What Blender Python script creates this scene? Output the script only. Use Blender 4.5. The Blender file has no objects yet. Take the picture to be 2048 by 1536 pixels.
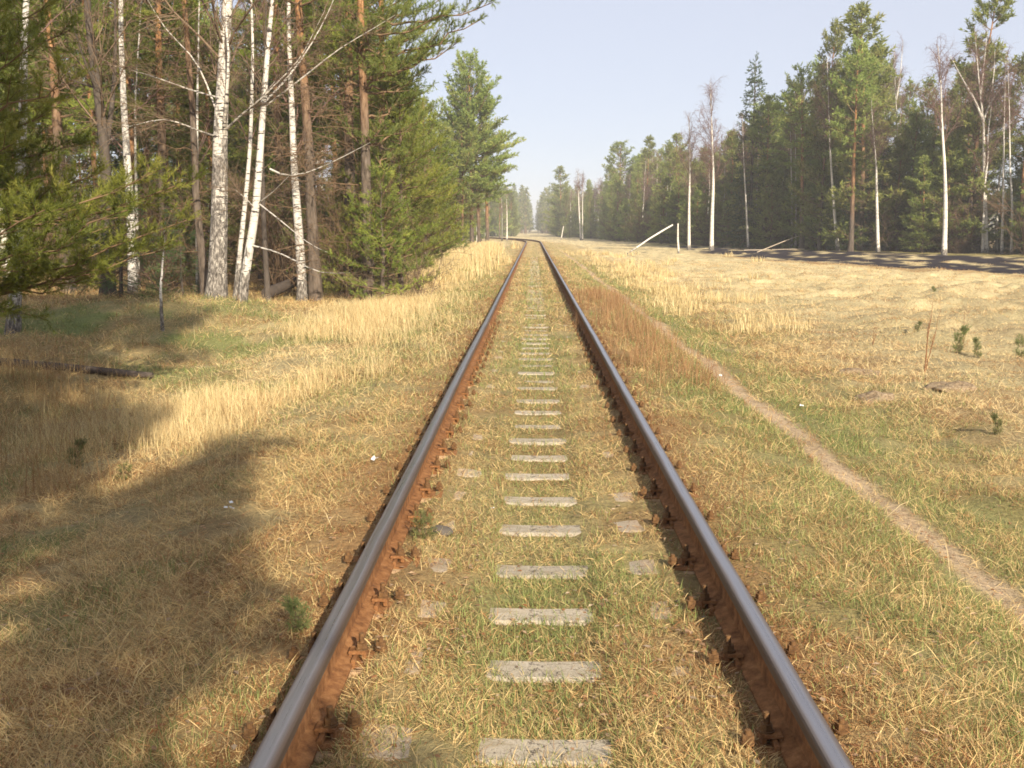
import bpy, bmesh, math, random
import numpy as np
from mathutils import Vector, Matrix

# ------------------------------------------------------------------ camera, sky, sun, exposure
scene = bpy.context.scene
COL = scene.collection
F = 2060.0                      # focal length in pixels of the 2048 wide photograph
PITCH, YAW = math.radians(8.58), math.radians(1.17)
CAM = Vector((-0.050, 0.0, 1.675))
cam_data = bpy.data.cameras.new("camera")
cam_data.sensor_width = 36.0
cam_data.lens = 36.0 * F / 2048.0
cam_data.clip_start, cam_data.clip_end = 0.05, 4000.0
cam = bpy.data.objects.new("camera", cam_data)
cam.location = CAM
cam.rotation_euler = (math.radians(90) - PITCH, 0.0, YAW)
COL.objects.link(cam)
scene.camera = cam

SUN_EL, SUN_BEHIND = math.radians(27), math.radians(22)   # the sun stands behind the camera, to its right
sdir = Vector((math.sin(SUN_BEHIND) * math.cos(SUN_EL), -math.cos(SUN_BEHIND) * math.cos(SUN_EL), math.sin(SUN_EL)))
world = bpy.data.worlds.new("World")
scene.world = world
world.use_nodes = True
wn, wl = world.node_tree.nodes, world.node_tree.links
wn.clear()
sky = wn.new('ShaderNodeTexSky')
sky.sky_type = 'NISHITA'
sky.sun_disc = False
sky.sun_elevation = SUN_EL
sky.sun_rotation = math.pi - SUN_BEHIND
sky.altitude = 100
sky.air_density, sky.dust_density, sky.ozone_density = .8, .25, 1.6
bgn = wn.new('ShaderNodeBackground'); bgn.inputs['Strength'].default_value = 0.070
wo = wn.new('ShaderNodeOutputWorld')
veil = wn.new('ShaderNodeMix'); veil.data_type = 'RGBA'; veil.inputs[0].default_value = .74      # thin high veil over the blue
veil.inputs[7].default_value = (6.0, 6.15, 7.0, 1)
wl.new(sky.outputs[0], veil.inputs[6]); wl.new(veil.outputs[2], bgn.inputs[0]); wl.new(bgn.outputs[0], wo.inputs[0])

sun_data = bpy.data.lights.new("sun", 'SUN')
sun_data.energy = 5.0
sun_data.angle = math.radians(0.55)
sun_data.color = (1.0, 0.90, 0.74)
sun = bpy.data.objects.new("sun", sun_data)
sun.rotation_euler = sdir.to_track_quat('Z', 'Y').to_euler()
sun.location = (20, -20, 30)
COL.objects.link(sun)

vs = scene.view_settings
scene.display_settings.display_device = 'sRGB'
vs.view_transform = 'Standard'; vs.look = 'None'; vs.exposure = 0.92; vs.gamma = 1.0
vs.use_curve_mapping = False
cy = scene.cycles
cy.use_denoising = True
cy.max_bounces = 5; cy.diffuse_bounces = 3; cy.glossy_bounces = 2; cy.transmission_bounces = 3
cy.transparent_max_bounces = 4; cy.volume_bounces = 0
cy.pixel_filter_type = 'BLACKMAN_HARRIS'; cy.filter_width = 1.7
cy.caustics_reflective = False; cy.caustics_refractive = False
cy.use_adaptive_sampling = True; cy.adaptive_threshold = 0.02

R = np.random.default_rng(7)
random.seed(7)

# ------------------------------------------------------------------ noise and terrain
_lat = np.random.default_rng(11).random((256, 256))
def vnoise(x, y):
    xi, yi = np.floor(x).astype(int), np.floor(y).astype(int)
    fx, fy = x - xi, y - yi
    fx, fy = fx*fx*(3-2*fx), fy*fy*(3-2*fy)
    a, b = _lat[xi & 255, yi & 255], _lat[(xi+1) & 255, yi & 255]
    c, d = _lat[xi & 255, (yi+1) & 255], _lat[(xi+1) & 255, (yi+1) & 255]
    return (a*(1-fx)+b*fx)*(1-fy) + (c*(1-fx)+d*fx)*fy
def fbm(x, y, o=4):
    s, a, t = 0, 0.5, 0
    for k in range(o):
        s = s + a*vnoise(x*2**k + 17.3*k, y*2**k + 9.1*k); t += a; a *= .5
    return s/t
def sst(a, b, x):
    t = np.clip((x-a)/(b-a), 0, 1); return t*t*(3-2*t)

BEND_Y, BEND_R = 116.0, 250.0
def track_x(y):
    d = np.maximum(np.asarray(y, float)-BEND_Y, 0); return -np.minimum(d, 120)**2/(2*BEND_R) - np.maximum(d-120, 0)*.52
EDGE = [(-20, 55), (10, 52), (40, 45), (58, 37), (62, 33.5), (66, 31.2), (72, 27.6), (80, 22.8), (98, 16.6), (120, 15), (176, 11.5), (250, 5.5), (420, 3.4), (700, 3)]
EDY, EDX = np.array([e[0] for e in EDGE], float), np.array([e[1] for e in EDGE], float)
def forest_edge(y): return np.interp(y, EDY, EDX)

def H(x, y):
    x = np.asarray(x, float); y = np.asarray(y, float)
    u = x - track_x(y); a = np.abs(u)
    z = np.full(np.broadcast(x, y).shape, 0.0)
    z = z - 0.018 + 0.036*sst(.17, .28, a) + 0.024*sst(.5, .66, a)*(1-sst(1.1, 1.5, a)) - .030*np.exp(-((a-.735)/.045)**2)      # humps of soil towards the rails
    z = z - 0.23*sst(1.3, 3.2, u) - 0.25*sst(1.35, 3.6, -u)
    z = z - 0.035*np.exp(-((u-2.3)/.22)**2)                         # worn path
    n = fbm(x*.55+3, y*.55, 4)-.5
    far = sst(1.5, 4.5, a)
    z = z + far*n*.22 + (fbm(x*2.6, y*2.6, 3)-.5)*(.03+.09*far)
    z = z + far*sst(4, 9, u)*(fbm(x*1.15+40, y*2.1, 3)-.5)*.55*(1-.8*sst(30, 60, y))      # tussocks of the meadow
    z = z - 0.22*np.exp(-((u+5.4)/1.3)**2)*(1-sst(15, 20, y))        # shallow ditch left
    z = z + 0.62*np.exp(-((x+7.2)/3.0)**2-((y-19.5)/3.4)**2)         # mound under the birches
    z = z + 0.35*np.exp(-((x+12)/3.0)**2-((y-22)/3.4)**2)
    z = z + .25*sst(-9, -22, x)
    z = z + .18*np.exp(-((u+3.3)/1.0)**2)*sst(30, 45, y)*(1-sst(80, 105, y))
    # low heap on which the burnt strip runs, in front of the forest
    e = x - forest_edge(y)
    z = z + .22*sst(-16, -2, e)*sst(8, 14, x)*(1-sst(110, 150, y))
    return z
def h1(x, y): return float(H(np.array([x]), np.array([y]))[0])

# pixel of the 2048x1536 photograph -> direction, point at a depth, point on the ground
_cp, _sp, _cyw, _syw = math.cos(PITCH), math.sin(PITCH), math.cos(YAW), math.sin(YAW)
def ray(px, py):
    cx, cyy = (px-1024)/F, -(py-768)/F
    yv, zv = _cp + cyy*_sp, -_sp + cyy*_cp
    return Vector((cx*_cyw - yv*_syw, cx*_syw + yv*_cyw, zv))
def at(px, py, Y):
    d = ray(px, py); return CAM + d*(Y/d.y)
def ground_at(px, Y, sink=0.0):
    p = at(px, 457, Y); return Vector((p.x, Y, h1(p.x, Y)-sink))
def on_plane(px, py, z=0.0):
    d = ray(px, py); return CAM + d*((z-CAM.z)/d.z)
def on_ground(px, py):
    d = ray(px, py); t = 1.0
    for k in range(40):
        p = CAM + d*t; t += (p.z - h1(p.x, p.y))/max(1e-4, -d.z)*.8
    return CAM + d*t

# ------------------------------------------------------------------ tags and helpers
def tag(o, label=None, cat=None, group=None, kind=None):
    if label: o['label'] = label
    if cat: o['category'] = cat
    if group: o['group'] = group
    if kind: o['kind'] = kind
    return o
def empty(name, loc, rz=0.0, sc=1.0):
    o = bpy.data.objects.new(name, None); COL.objects.link(o)
    o.location = loc; o.rotation_euler = (0, 0, rz)
    o.scale = (sc, sc, sc) if not hasattr(sc, '__len__') else sc
    o.empty_display_size = .2
    return o
def link(name, me, parent=None):
    o = bpy.data.objects.new(name, me); COL.objects.link(o)
    if parent: o.parent = parent
    return o

class MB:
    """collects triangles and quads with a tint per vertex and a material per face"""
    def __init__(s): s.v=[]; s.f=[]; s.n=0; s.t=[]; s.m=[]; s.sm=[]
    def add(s, v, f, tint=0.5, mat=0, smooth=False):
        v = np.asarray(v, float).reshape(-1, 3); f = np.asarray(f, int)
        if len(v) == 0: return
        s.v.append(v); s.f.append(f + s.n); s.n += len(v)
        s.t.append(np.broadcast_to(np.asarray(tint, float), (len(v),)) if np.ndim(tint) < 2 else np.asarray(tint))
        s.m.append(np.full(len(f), mat)); s.sm.append(np.full(len(f), smooth))
    def mesh(s, name, mats, colors=None, smooth=None):
        me = bpy.data.meshes.new(name)
        V = np.concatenate(s.v)
        loops = np.concatenate([f.ravel() for f in s.f])
        tot = np.concatenate([np.full(len(f), f.shape[1]) for f in s.f])
        start = np.concatenate([[0], np.cumsum(tot)[:-1]])
        me.vertices.add(len(V)); me.vertices.foreach_set('co', V.ravel().astype(np.float32))
        me.loops.add(len(loops)); me.loops.foreach_set('vertex_index', loops.astype(np.int32))
        me.polygons.add(len(tot)); me.polygons.foreach_set('loop_start', start.astype(np.int32))
        try: me.polygons.foreach_set('loop_total', tot.astype(np.int32))
        except Exception: pass
        me.polygons.foreach_set('material_index', np.concatenate(s.m).astype(np.int32))
        me.polygons.foreach_set('use_smooth', np.concatenate(s.sm))
        if colors is not None:
            a = me.attributes.new('Col', 'FLOAT_COLOR', 'POINT')
            C = np.ones((len(V), 4), np.float32); C[:, :3] = colors
            a.data.foreach_set('color', C.ravel())
        else:
            a = me.attributes.new('tint', 'FLOAT', 'POINT')
            a.data.foreach_set('value', np.concatenate(s.t).astype(np.float32))
        for m in mats: me.materials.append(m)
        me.update(calc_edges=True)
        return me
    # --- shapes
    def tube(s, pts, rad, sides=8, mat=0, tint=0.5, cap=True):
        P = np.asarray([tuple(p) for p in pts], float); rad = np.asarray(rad, float); n = len(P)
        T = np.gradient(P, axis=0); T /= np.linalg.norm(T, axis=1)[:, None]+1e-9
        ref = np.array([0, 0, 1.]) if abs(T[0][2]) < .9 else np.array([1., 0, 0])
        U = np.cross(T, ref); U /= np.linalg.norm(U, axis=1)[:, None]+1e-9
        W = np.cross(T, U)
        a = np.arange(sides)*2*math.pi/sides
        ring = P[:, None, :] + rad[:, None, None]*(np.cos(a)[None, :, None]*U[:, None, :] + np.sin(a)[None, :, None]*W[:, None, :])
        i = np.arange(n-1)[:, None]*sides; j = np.arange(sides)[None, :]; j2 = (j+1) % sides
        f = np.stack([i+j, i+j2, i+sides+j2, i+sides+j], -1).reshape(-1, 4)
        s.add(ring.reshape(-1, 3), f, tint, mat, True)
        if cap:
            c = np.concatenate([ring[-1], P[-1:]]); k = np.arange(sides)
            s.add(c, np.stack([k, (k+1) % sides, np.full(sides, sides)], -1), tint, mat, False)
            c = np.concatenate([ring[0], P[:1]])
            s.add(c, np.stack([(k+1) % sides, k, np.full(sides, sides)], -1), tint, mat, False)
    def segs(s, A, B, ra, rb, sides=3, mat=0, tint=0.5):
        A = np.asarray(A, float).reshape(-1, 3); B = np.asarray(B, float).reshape(-1, 3); n = len(A)
        if n == 0: return
        ra = np.broadcast_to(ra, (n,)); rb = np.broadcast_to(rb, (n,))
        T = B-A; T = T/(np.linalg.norm(T, axis=1)[:, None]+1e-9)
        ref = np.where(np.abs(T[:, 2:3]) < .9, np.array([[0, 0, 1.]]), np.array([[1., 0, 0]]))
        U = np.cross(T, ref); U /= np.linalg.norm(U, axis=1)[:, None]+1e-9
        W = np.cross(T, U)
        a = np.arange(sides)*2*math.pi/sides
        O = np.cos(a)[None, :, None]*U[:, None, :]+np.sin(a)[None, :, None]*W[:, None, :]
        v = np.concatenate([A[:, None]+ra[:, None, None]*O, B[:, None]+rb[:, None, None]*O], 1)
        b = np.arange(n)[:, None]*2*sides; j = np.arange(sides)[None, :]; j2 = (j+1) % sides
        f = np.stack([b+j, b+j2, b+sides+j2, b+sides+j], -1).reshape(-1, 4)
        t = np.repeat(np.broadcast_to(tint, (n,)), 2*sides)
        s.add(v.reshape(-1, 3), f, t, mat, True)
    def needles(s, P, D, slen, n, nlen, w, rng, mat=0, spread=(.35, 1.0), tint=None):
        """tufts: n thin triangles round each shoot P + D*slen"""
        P = np.asarray(P, float).reshape(-1, 3); D = np.asarray(D, float).reshape(-1, 3)
        D = D/(np.linalg.norm(D, axis=1)[:, None]+1e-9); N = len(P)
        if N == 0: return
        slen = np.broadcast_to(slen, (N,))
        ref = np.where(np.abs(D[:, 2:3]) < .9, np.array([[0, 0, 1.]]), np.array([[1., 0, 0]]))
        U = np.cross(D, ref); U /= np.linalg.norm(U, axis=1)[:, None]+1e-9
        W = np.cross(D, U)
        ph = rng.random((N, n))*2*math.pi; q = rng.random((N, n))
        rad = np.cos(ph)[..., None]*U[:, None]+np.sin(ph)[..., None]*W[:, None]
        an = rng.uniform(spread[0], spread[1], (N, n))[..., None]
        nd = D[:, None]*np.cos(an)+rad*np.sin(an)
        base = P[:, None]+D[:, None]*(q*slen[:, None])[..., None]
        L = (nlen*rng.uniform(.75, 1.2, (N, n)))[..., None]
        side = np.cross(nd, rng.normal(size=(N, n, 3))); side /= np.linalg.norm(side, axis=2)[..., None]+1e-9
        a = base-side*w/2; b = base+side*w/2; c = base+nd*L
        v = np.stack([a, b, c], 2).reshape(-1, 3)
        f = np.arange(N*n*3).reshape(-1, 3)
        if tint is None: tint = rng.random(N)
        t = np.repeat(np.broadcast_to(tint, (N,)), n*3) + np.repeat(rng.uniform(-.12, .12, N*n), 3)
        s.add(v, f, np.clip(t, 0, 1), mat, False)
    def box(s, lo, hi, mat=0, tint=.5, bev=0.0):
        (x0, y0, z0), (x1, y1, z1) = lo, hi
        if bev <= 0:
            v = [(x, y, z) for z in (z0, z1) for y in (y0, y1) for x in (x0, x1)]
            f = [(0,2,3,1),(4,5,7,6),(0,1,5,4),(2,6,7,3),(0,4,6,2),(1,3,7,5)]
            s.add(v, f, tint, mat); return
        bm = bmesh.new(); bmesh.ops.create_cube(bm, size=1)
        for q in bm.verts: q.co = Vector(((x0+x1)/2+q.co.x*(x1-x0), (y0+y1)/2+q.co.y*(y1-y0), (z0+z1)/2+q.co.z*(z1-z0)))
        bmesh.ops.bevel(bm, geom=bm.edges[:], offset=bev, segments=2, affect='EDGES')
        bmesh.ops.triangulate(bm, faces=bm.faces[:]); bm.verts.index_update()
        s.add([tuple(q.co) for q in bm.verts], [[w.index for w in g.verts] for g in bm.faces], tint, mat); bm.free()

# ------------------------------------------------------------------ materials
class NT:
    def __init__(s, name):
        s.m = bpy.data.materials.new(name); s.m.use_nodes = True
        s.n = s.m.node_tree.nodes; s.l = s.m.node_tree.links; s.n.clear()
        s.out = s.n.new('ShaderNodeOutputMaterial'); s.bsdf = s.n.new('ShaderNodeBsdfPrincipled')
        s.l.new(s.bsdf.outputs[0], s.out.inputs[0])
    def node(s, t, **k):
        nd = s.n.new(t)
        for a, b in k.items(): setattr(nd, a, b)
        return nd
    def setv(s, inp, v):
        if isinstance(v, (int, float)): inp.default_value = v
        elif isinstance(v, tuple): inp.default_value = v if len(inp.default_value) == len(v) else tuple(v)+(1.0,)
        else: s.l.new(v, inp)
    def attr(s, name, out='Fac'): return s.node('ShaderNodeAttribute', attribute_name=name).outputs[out]
    def coord(s, which='Object', scale=(1, 1, 1)):
        c = s.node('ShaderNodeTexCoord').outputs[which]; m = s.node('ShaderNodeMapping')
        s.l.new(c, m.inputs[0]); m.inputs['Scale'].default_value = scale; return m.outputs[0]
    def noise(s, vec, scale, detail=4, rough=.55, out='Fac'):
        n = s.node('ShaderNodeTexNoise'); s.l.new(vec, n.inputs['Vector'])
        n.inputs['Scale'].default_value = scale; n.inputs['Detail'].default_value = detail; n.inputs['Roughness'].default_value = rough
        return n.outputs[out]
    def ramp(s, fac, stops, interp='LINEAR'):
        r = s.node('ShaderNodeValToRGB'); s.l.new(fac, r.inputs[0]); e = r.color_ramp.elements; r.color_ramp.interpolation = interp
        while len(e) < len(stops): e.new(.5)
        for el, (p, c) in zip(e, stops):
            el.position = p; el.color = tuple(c)+(1.0,) if len(c) == 3 else c
        return r.outputs[0]
    def mix(s, fac, a, b, mode='MIX'):
        m = s.node('ShaderNodeMix', data_type='RGBA', blend_type=mode)
        s.setv(m.inputs[0], fac); s.setv(m.inputs[6], a); s.setv(m.inputs[7], b); return m.outputs[2]
    def math(s, op, a, b=0.0, clamp=False):
        m = s.node('ShaderNodeMath', operation=op, use_clamp=clamp); s.setv(m.inputs[0], a); s.setv(m.inputs[1], b); return m.outputs[0]
    def bump(s, h, strength, dist):
        b = s.node('ShaderNodeBump'); b.inputs['Strength'].default_value = strength; b.inputs['Distance'].default_value = dist
        s.l.new(h, b.inputs['Height']); s.l.new(b.outputs[0], s.bsdf.inputs['Normal'])
    def base(s, c, rough=.9, spec=.2, metal=0.0):
        s.setv(s.bsdf.inputs['Base Color'], c); s.setv(s.bsdf.inputs['Roughness'], rough)
        s.setv(s.bsdf.inputs['Specular IOR Level'], spec); s.setv(s.bsdf.inputs['Metallic'], metal)
    def hsv(s, col, hue=.5, sat=1., val=1.):
        h = s.node('ShaderNodeHueSaturation'); s.setv(h.inputs['Hue'], hue); s.setv(h.inputs['Saturation'], sat); s.setv(h.inputs['Value'], val)
        s.setv(h.inputs['Color'], col); return h.outputs[0]
    def thin(s, amount=.3, gain=1.2):
        """light passing through thin needles or blades"""
        t = s.node('ShaderNodeBsdfTranslucent'); m = s.node('ShaderNodeMixShader')
        src = s.bsdf.inputs['Base Color'].links[0].from_socket
        s.l.new(src, t.inputs[0]); m.inputs[0].default_value = amount
        s.l.new(s.bsdf.outputs[0], m.inputs[1]); s.l.new(t.outputs[0], m.inputs[2]); s.l.new(m.outputs[0], s.out.inputs[0])

def needle_mat(name, stops, transl=.3):
    t = NT(name); oi = t.node('ShaderNodeObjectInfo').outputs['Random']
    c = t.ramp(t.attr('tint'), stops)
    c = t.hsv(c, t.math('ADD', .488, t.math('MULTIPLY', oi, .03)), 1.0, t.math('ADD', .78, t.math('MULTIPLY', oi, .5)))
    t.base(c, .6, .25); t.thin(transl); return t.m
M = {}
M['pine'] = needle_mat('pine_needles', [(0, (.12, .15, .036)), (.4, (.23, .27, .066)), (.75, (.33, .355, .095)), (1, (.46, .42, .14))], .48)
M['pine_near'] = needle_mat('pine_needles_near', [(0, (.08, .10, .018)), (.4, (.18, .21, .038)), (.75, (.29, .31, .055)), (1, (.42, .39, .09))], .42)
M['pine_dull'] = needle_mat('pine_needles_dull', [(0, (.09, .11, .04)), (.5, (.19, .21, .07)), (1, (.30, .29, .12))], .4)
M['pine_dark'] = needle_mat('pine_needles_dark', [(0, (.02, .045, .012)), (.5, (.045, .085, .02)), (1, (.08, .12, .03))])
M['spruce'] = needle_mat('spruce_needles', [(0, (.03, .058, .018)), (.5, (.06, .10, .032)), (1, (.11, .16, .05))], .2)
M['spruce_blue'] = needle_mat('bluish_spruce_needles', [(0, (.03, .06, .03)), (.5, (.06, .10, .05)), (1, (.11, .16, .08))], .2)
M['yellow_bush'] = needle_mat('budding_twigs', [(0, (.12, .10, .03)), (1, (.26, .22, .06))])

def bark_pine(name, orange_from, orange_to):
    t = NT(name); o = t.coord('Object'); tc = t.node('ShaderNodeSeparateXYZ'); t.l.new(o, tc.inputs[0])
    st = t.coord('Object', (9, 9, 2.2)); n = t.noise(st, 1.6, 5, .65); n2 = t.noise(t.coord('Object', (1.5, 1.5, .7)), 1.2, 3)
    f = t.node('ShaderNodeMapRange'); t.setv(f.inputs[0], t.math('ADD', tc.outputs[2], t.math('MULTIPLY', n2, 2.0)))
    f.inputs[1].default_value = orange_from+1; f.inputs[2].default_value = orange_to+1
    grey = t.ramp(n, [(.3, (.045, .034, .026)), (.55, (.13, .10, .075)), (.75, (.20, .155, .12))])
    orange = t.ramp(n, [(.3, (.14, .07, .03)), (.5, (.30, .15, .065)), (.7, (.44, .25, .12))])
    t.base(t.mix(f.outputs[0], grey, orange), .95, .1); t.bump(n, .8, .03); return t.m
M['bark_pine'] = bark_pine('pine_bark', 4.0, 7.5)
M['bark_pine_far'] = bark_pine('pine_bark_far', 2.0, 6.5)
def bark_birch(name, dark_to, marks=.5, white=(.66, .63, .56), foot=.30):
    t = NT(name); o = t.coord('Object'); tc = t.node('ShaderNodeSeparateXYZ'); t.l.new(o, tc.inputs[0])
    m1 = t.noise(t.coord('Object', (5, 5, 26)), 1.0, 3, .6)        # narrow dark bands across the trunk
    m2 = t.noise(t.coord('Object', (5.5, 5.5, 2.2)), 1.0, 6, .7)    # rough dark patches, many near the foot
    m3 = t.noise(t.coord('Object', (26, 26, 8)), 1.2, 4, .65)
    m4 = t.noise(t.coord('Object', (2, 2, 9)), 1.0, 3, .6)
    wt = t.mix(t.math('MULTIPLY', m3, .75), white, (.40, .34, .27)); wt = t.mix(t.ramp(m4, [(.5, (0, 0, 0)), (.62, (1, 1, 1))]), wt, (.52, .47, .41))
    band = t.ramp(m1, [(marks+.06, (0, 0, 0)), (marks+.13, (1, 1, 1))])
    c = t.mix(band, wt, (.05, .04, .035))
    f = t.node('ShaderNodeMapRange'); t.setv(f.inputs[0], tc.outputs[2])
    f.inputs[1].default_value = 0; f.inputs[2].default_value = dark_to; f.inputs[3].default_value = foot; f.inputs[4].default_value = -.16
    k = t.math('ADD', m2, f.outputs[0])
    rough = t.ramp(m3, [(.32, (.035, .03, .026)), (.5, (.14, .12, .10)), (.66, (.38, .34, .29))])
    c = t.mix(t.ramp(k, [(.53, (0, 0, 0)), (.60, (1, 1, 1))]), c, rough)
    t.base(c, .8, .2); t.bump(t.math('ADD', m3, m2), .6, .02); return t.m
M['bark_birch'] = bark_birch('birch_bark', 1.6)
M['bark_birch_old'] = bark_birch('old_birch_bark', 7.5, .47, (.66, .61, .52), .20)
M['bark_birch_far'] = bark_birch('birch_bark_far', .9, .56, (.80, .76, .66))
def simple_bark(name, a, b, sc=14):
    t = NT(name); n = t.noise(t.coord('Object', (sc, sc, sc*.3)), 1.0, 4, .6)
    t.base(t.mix(n, a, b), .95, .1); t.bump(n, .5, .01); return t.m
M['bark_dark'] = simple_bark('dark_bark', (.035, .028, .022), (.15, .12, .095))
M['twig_brown'] = simple_bark('brown_twigs', (.10, .068, .042), (.25, .175, .115), 5)
M['twig_thicket'] = simple_bark('thicket_twigs', (.085, .055, .032), (.20, .13, .078), 5)
M['twig_birch'] = simple_bark('birch_twigs', (.13, .075, .06), (.24, .15, .12), 5)
M['branch_pine'] = simple_bark('pine_branches', (.11, .07, .04), (.27, .175, .10), 5)
M['branch_pale'] = simple_bark('pale_branches', (.28, .22, .16), (.55, .46, .34), 8)
M['dead_wood'] = simple_bark('dead_wood', (.04, .032, .026), (.13, .10, .08), 8)
M['stem_red'] = simple_bark('weed_stems', (.14, .06, .025), (.30, .15, .07), 8)

# ------------------------------------------------------------------ colours of the ground
STRAW = np.array([.62, .465, .215]); PALE = np.array([.76, .62, .34]); BROWN = np.array([.29, .155, .065]); GREEN = np.array([.20, .215, .075])
DEEP = np.array([.095, .125, .04]); SOIL = np.array([.16, .10, .055]); RUSTY = np.array([.27, .135, .055]); PATH = np.array([.44, .325, .205])
def zones(x, y):
    u = x - track_x(y); au = np.abs(u)
    nb = fbm(x*.9+7, y*.9, 4); nf = fbm(x*3.1, y*3.1+5, 3); nl = fbm(x*.25+1, y*.25, 3)
    wob = (fbm(x*.7+3, y*.5+8, 3)-.5)
    path = np.exp(-((u-2.3-wob*.28)/(.10+.09*nf))**4)*np.clip(.55+nf, 0, 1)
    path = path*(1-sst(60, 110, y)*.7)
    g = .10+.9*sst(.47, .66, nb)
    band = np.exp(-((u-2.55-wob*.3)/.75)**2)*.75 + np.exp(-((u+2.1-wob)/.8)**2)*.55*sst(6, 14, y) + np.exp(-(u/.42)**2)*.45
    band = band + .40*np.exp(-((u-1.7)/.5)**2) + .55*np.exp(-((x+7)/3.2)**2-((y-18)/3.5)**2)
    green = np.clip(g*.42*(1-sst(3.5, 5.5, u)*.75) + band*(.45+.9*nf), 0, 1)
    green = green*(1-path)
    left = sst(2.6, 3.4, -u)
    green = np.where(u < -2.8, green*(.55+.9*sst(.45, .6, nb)*(1-sst(16, 24, y))), green)
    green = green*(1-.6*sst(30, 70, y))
    rust = np.exp(-((au-.92)/.26)**2)*(.45+.5*nf)
    litter = sst(.45, .62, fbm(x*1.7+9, y*1.7+2, 3))*.6
    litter = litter*(1-.7*sst(4.5, 6.5, u)) + .35*sst(8, 12, -u)
    wl_ = 1.15*np.exp(-((u-1.65)/.45)**2)*sst(9, 12, y)*(1-sst(24, 30, y)); litter = np.clip(litter+.35*wl_, 0, 1)
    e = x - forest_edge(y)
    ww = 1.0 + .5*sst(.4, .6, fbm(x*.4, y*.4+3, 3))
    yf = np.interp(x, [10, 12, 15.9, 23.6, 29.6, 36, 60], [118, 108, 97, 76, 61.5, 50, 20]); yn = np.interp(x, [10, 12.4, 16.5, 19.6, 30, 60], [98, 78, 55, 41, 20, 0])
    wz = (fbm(x*.5+2, y*.3+3, 3)-.5)*9
    burnt = sst(yn+wz, yn+3+wz, y)*(1-sst(yf-2+wz*.2, yf+wz*.2, y))*sst(12, 13.5, x)*sst(.34, .42, fbm(x*1.3+2, y*.55, 4))
    edgebrown = np.exp(-((y-yn+3)/4)**2)*sst(11, 14, x)
    moss = sst(yf-3.5, yf-1, y)*sst(11, 13, x)*(1-sst(2, 5, e))*(1-sst(110, 130, y))*.8
    litter = np.clip(litter+.8*edgebrown, 0, 1)
    pale = sst(3.4, 5.0, u)*.75*(1-edgebrown*.8) + .9*np.exp(-((u+3.4)/1.5)**2)*sst(7, 10, y) + .4*nl
    pale = np.clip(pale, 0, 1)
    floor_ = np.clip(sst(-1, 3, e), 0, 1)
    return dict(u=u, path=path, green=green, rust=rust, litter=litter, burnt=burnt, moss=moss, pale=pale, floor=floor_, nb=nb, nf=nf)
def ground_color(x, y):
    z = zones(x, y); k = lambda a: np.asarray(a)[..., None]
    c = STRAW*(1-k(z['pale'])) + PALE*.93*k(z['pale'])
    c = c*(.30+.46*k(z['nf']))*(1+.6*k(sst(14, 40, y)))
    c = c*(1-k(z['litter'])*.65) + BROWN*k(z['litter'])*.65
    c = c*(1-k(z['green'])*.8) + GREEN*.9*k(z['green'])*.8
    c = c*(1-k(z['rust'])*.75) + RUSTY*k(z['rust'])*.75
    c = c*(1-k(z['path'])) + PATH*(.8+.4*k(z['nf']))*k(z['path'])
    c = c*(1-k(z['moss'])) + np.array([.20, .17, .05])*k(z['moss'])
    c = c*(1-k(z['burnt'])) + np.array([.030, .024, .028])*(.6+k(z['nf']))*k(z['burnt'])
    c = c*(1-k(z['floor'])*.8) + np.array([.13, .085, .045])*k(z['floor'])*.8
    return np.clip(c, 0, 1)

# ------------------------------------------------------------------ ground sheet
def axis(pieces):
    out = []
    for a, b, st in pieces: out.append(np.arange(a, b, st))
    return np.concatenate(out)
xs = axis([(-600, -120, 30), (-120, -40, 5), (-40, -14, .8), (-14, -5, .25), (-5, 5, .075), (5, 16, .22), (16, 50, .6), (50, 140, 6), (140, 640, 40)])
ys = axis([(-80, -10, 6), (-10, 2, .8), (2, 9, .06), (9, 20, .13), (20, 45, .3), (45, 120, .8), (120, 300, 4), (300, 1500, 40)])
gx, gy = np.meshgrid(xs, ys, indexing='xy')
gz = H(gx, gy)
t = NT('meadow_ground')
cc = t.attr('Col', 'Color'); o = t.coord('Object')
n1 = t.noise(o, 22, 5, .65); n2 = t.noise(o, 90, 3, .6)
c = t.mix(1.0, cc, t.ramp(n1, [(.3, (.62, .60, .58)), (.5, (.95, .95, .95)), (.72, (1.22, 1.2, 1.15))]), 'MULTIPLY')
t.base(c, .95, .1); t.bump(t.math('ADD', n1, t.math('MULTIPLY', n2, .4)), .7, .05)
mat_ground = t.m
mb = MB(); nx, ny = len(xs), len(ys)
I = (np.arange(ny-1)[:, None]*nx + np.arange(nx-1)[None, :]).ravel()
mb.add(np.stack([gx.ravel(), gy.ravel(), gz.ravel()], 1), np.stack([I, I+1, I+nx+1, I+nx], 1), .5, 0, True)
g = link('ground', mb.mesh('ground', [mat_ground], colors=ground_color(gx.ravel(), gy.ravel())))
tag(g, 'grassy ground of the clearing with a worn footpath beside the track', 'ground', kind='structure')

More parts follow.
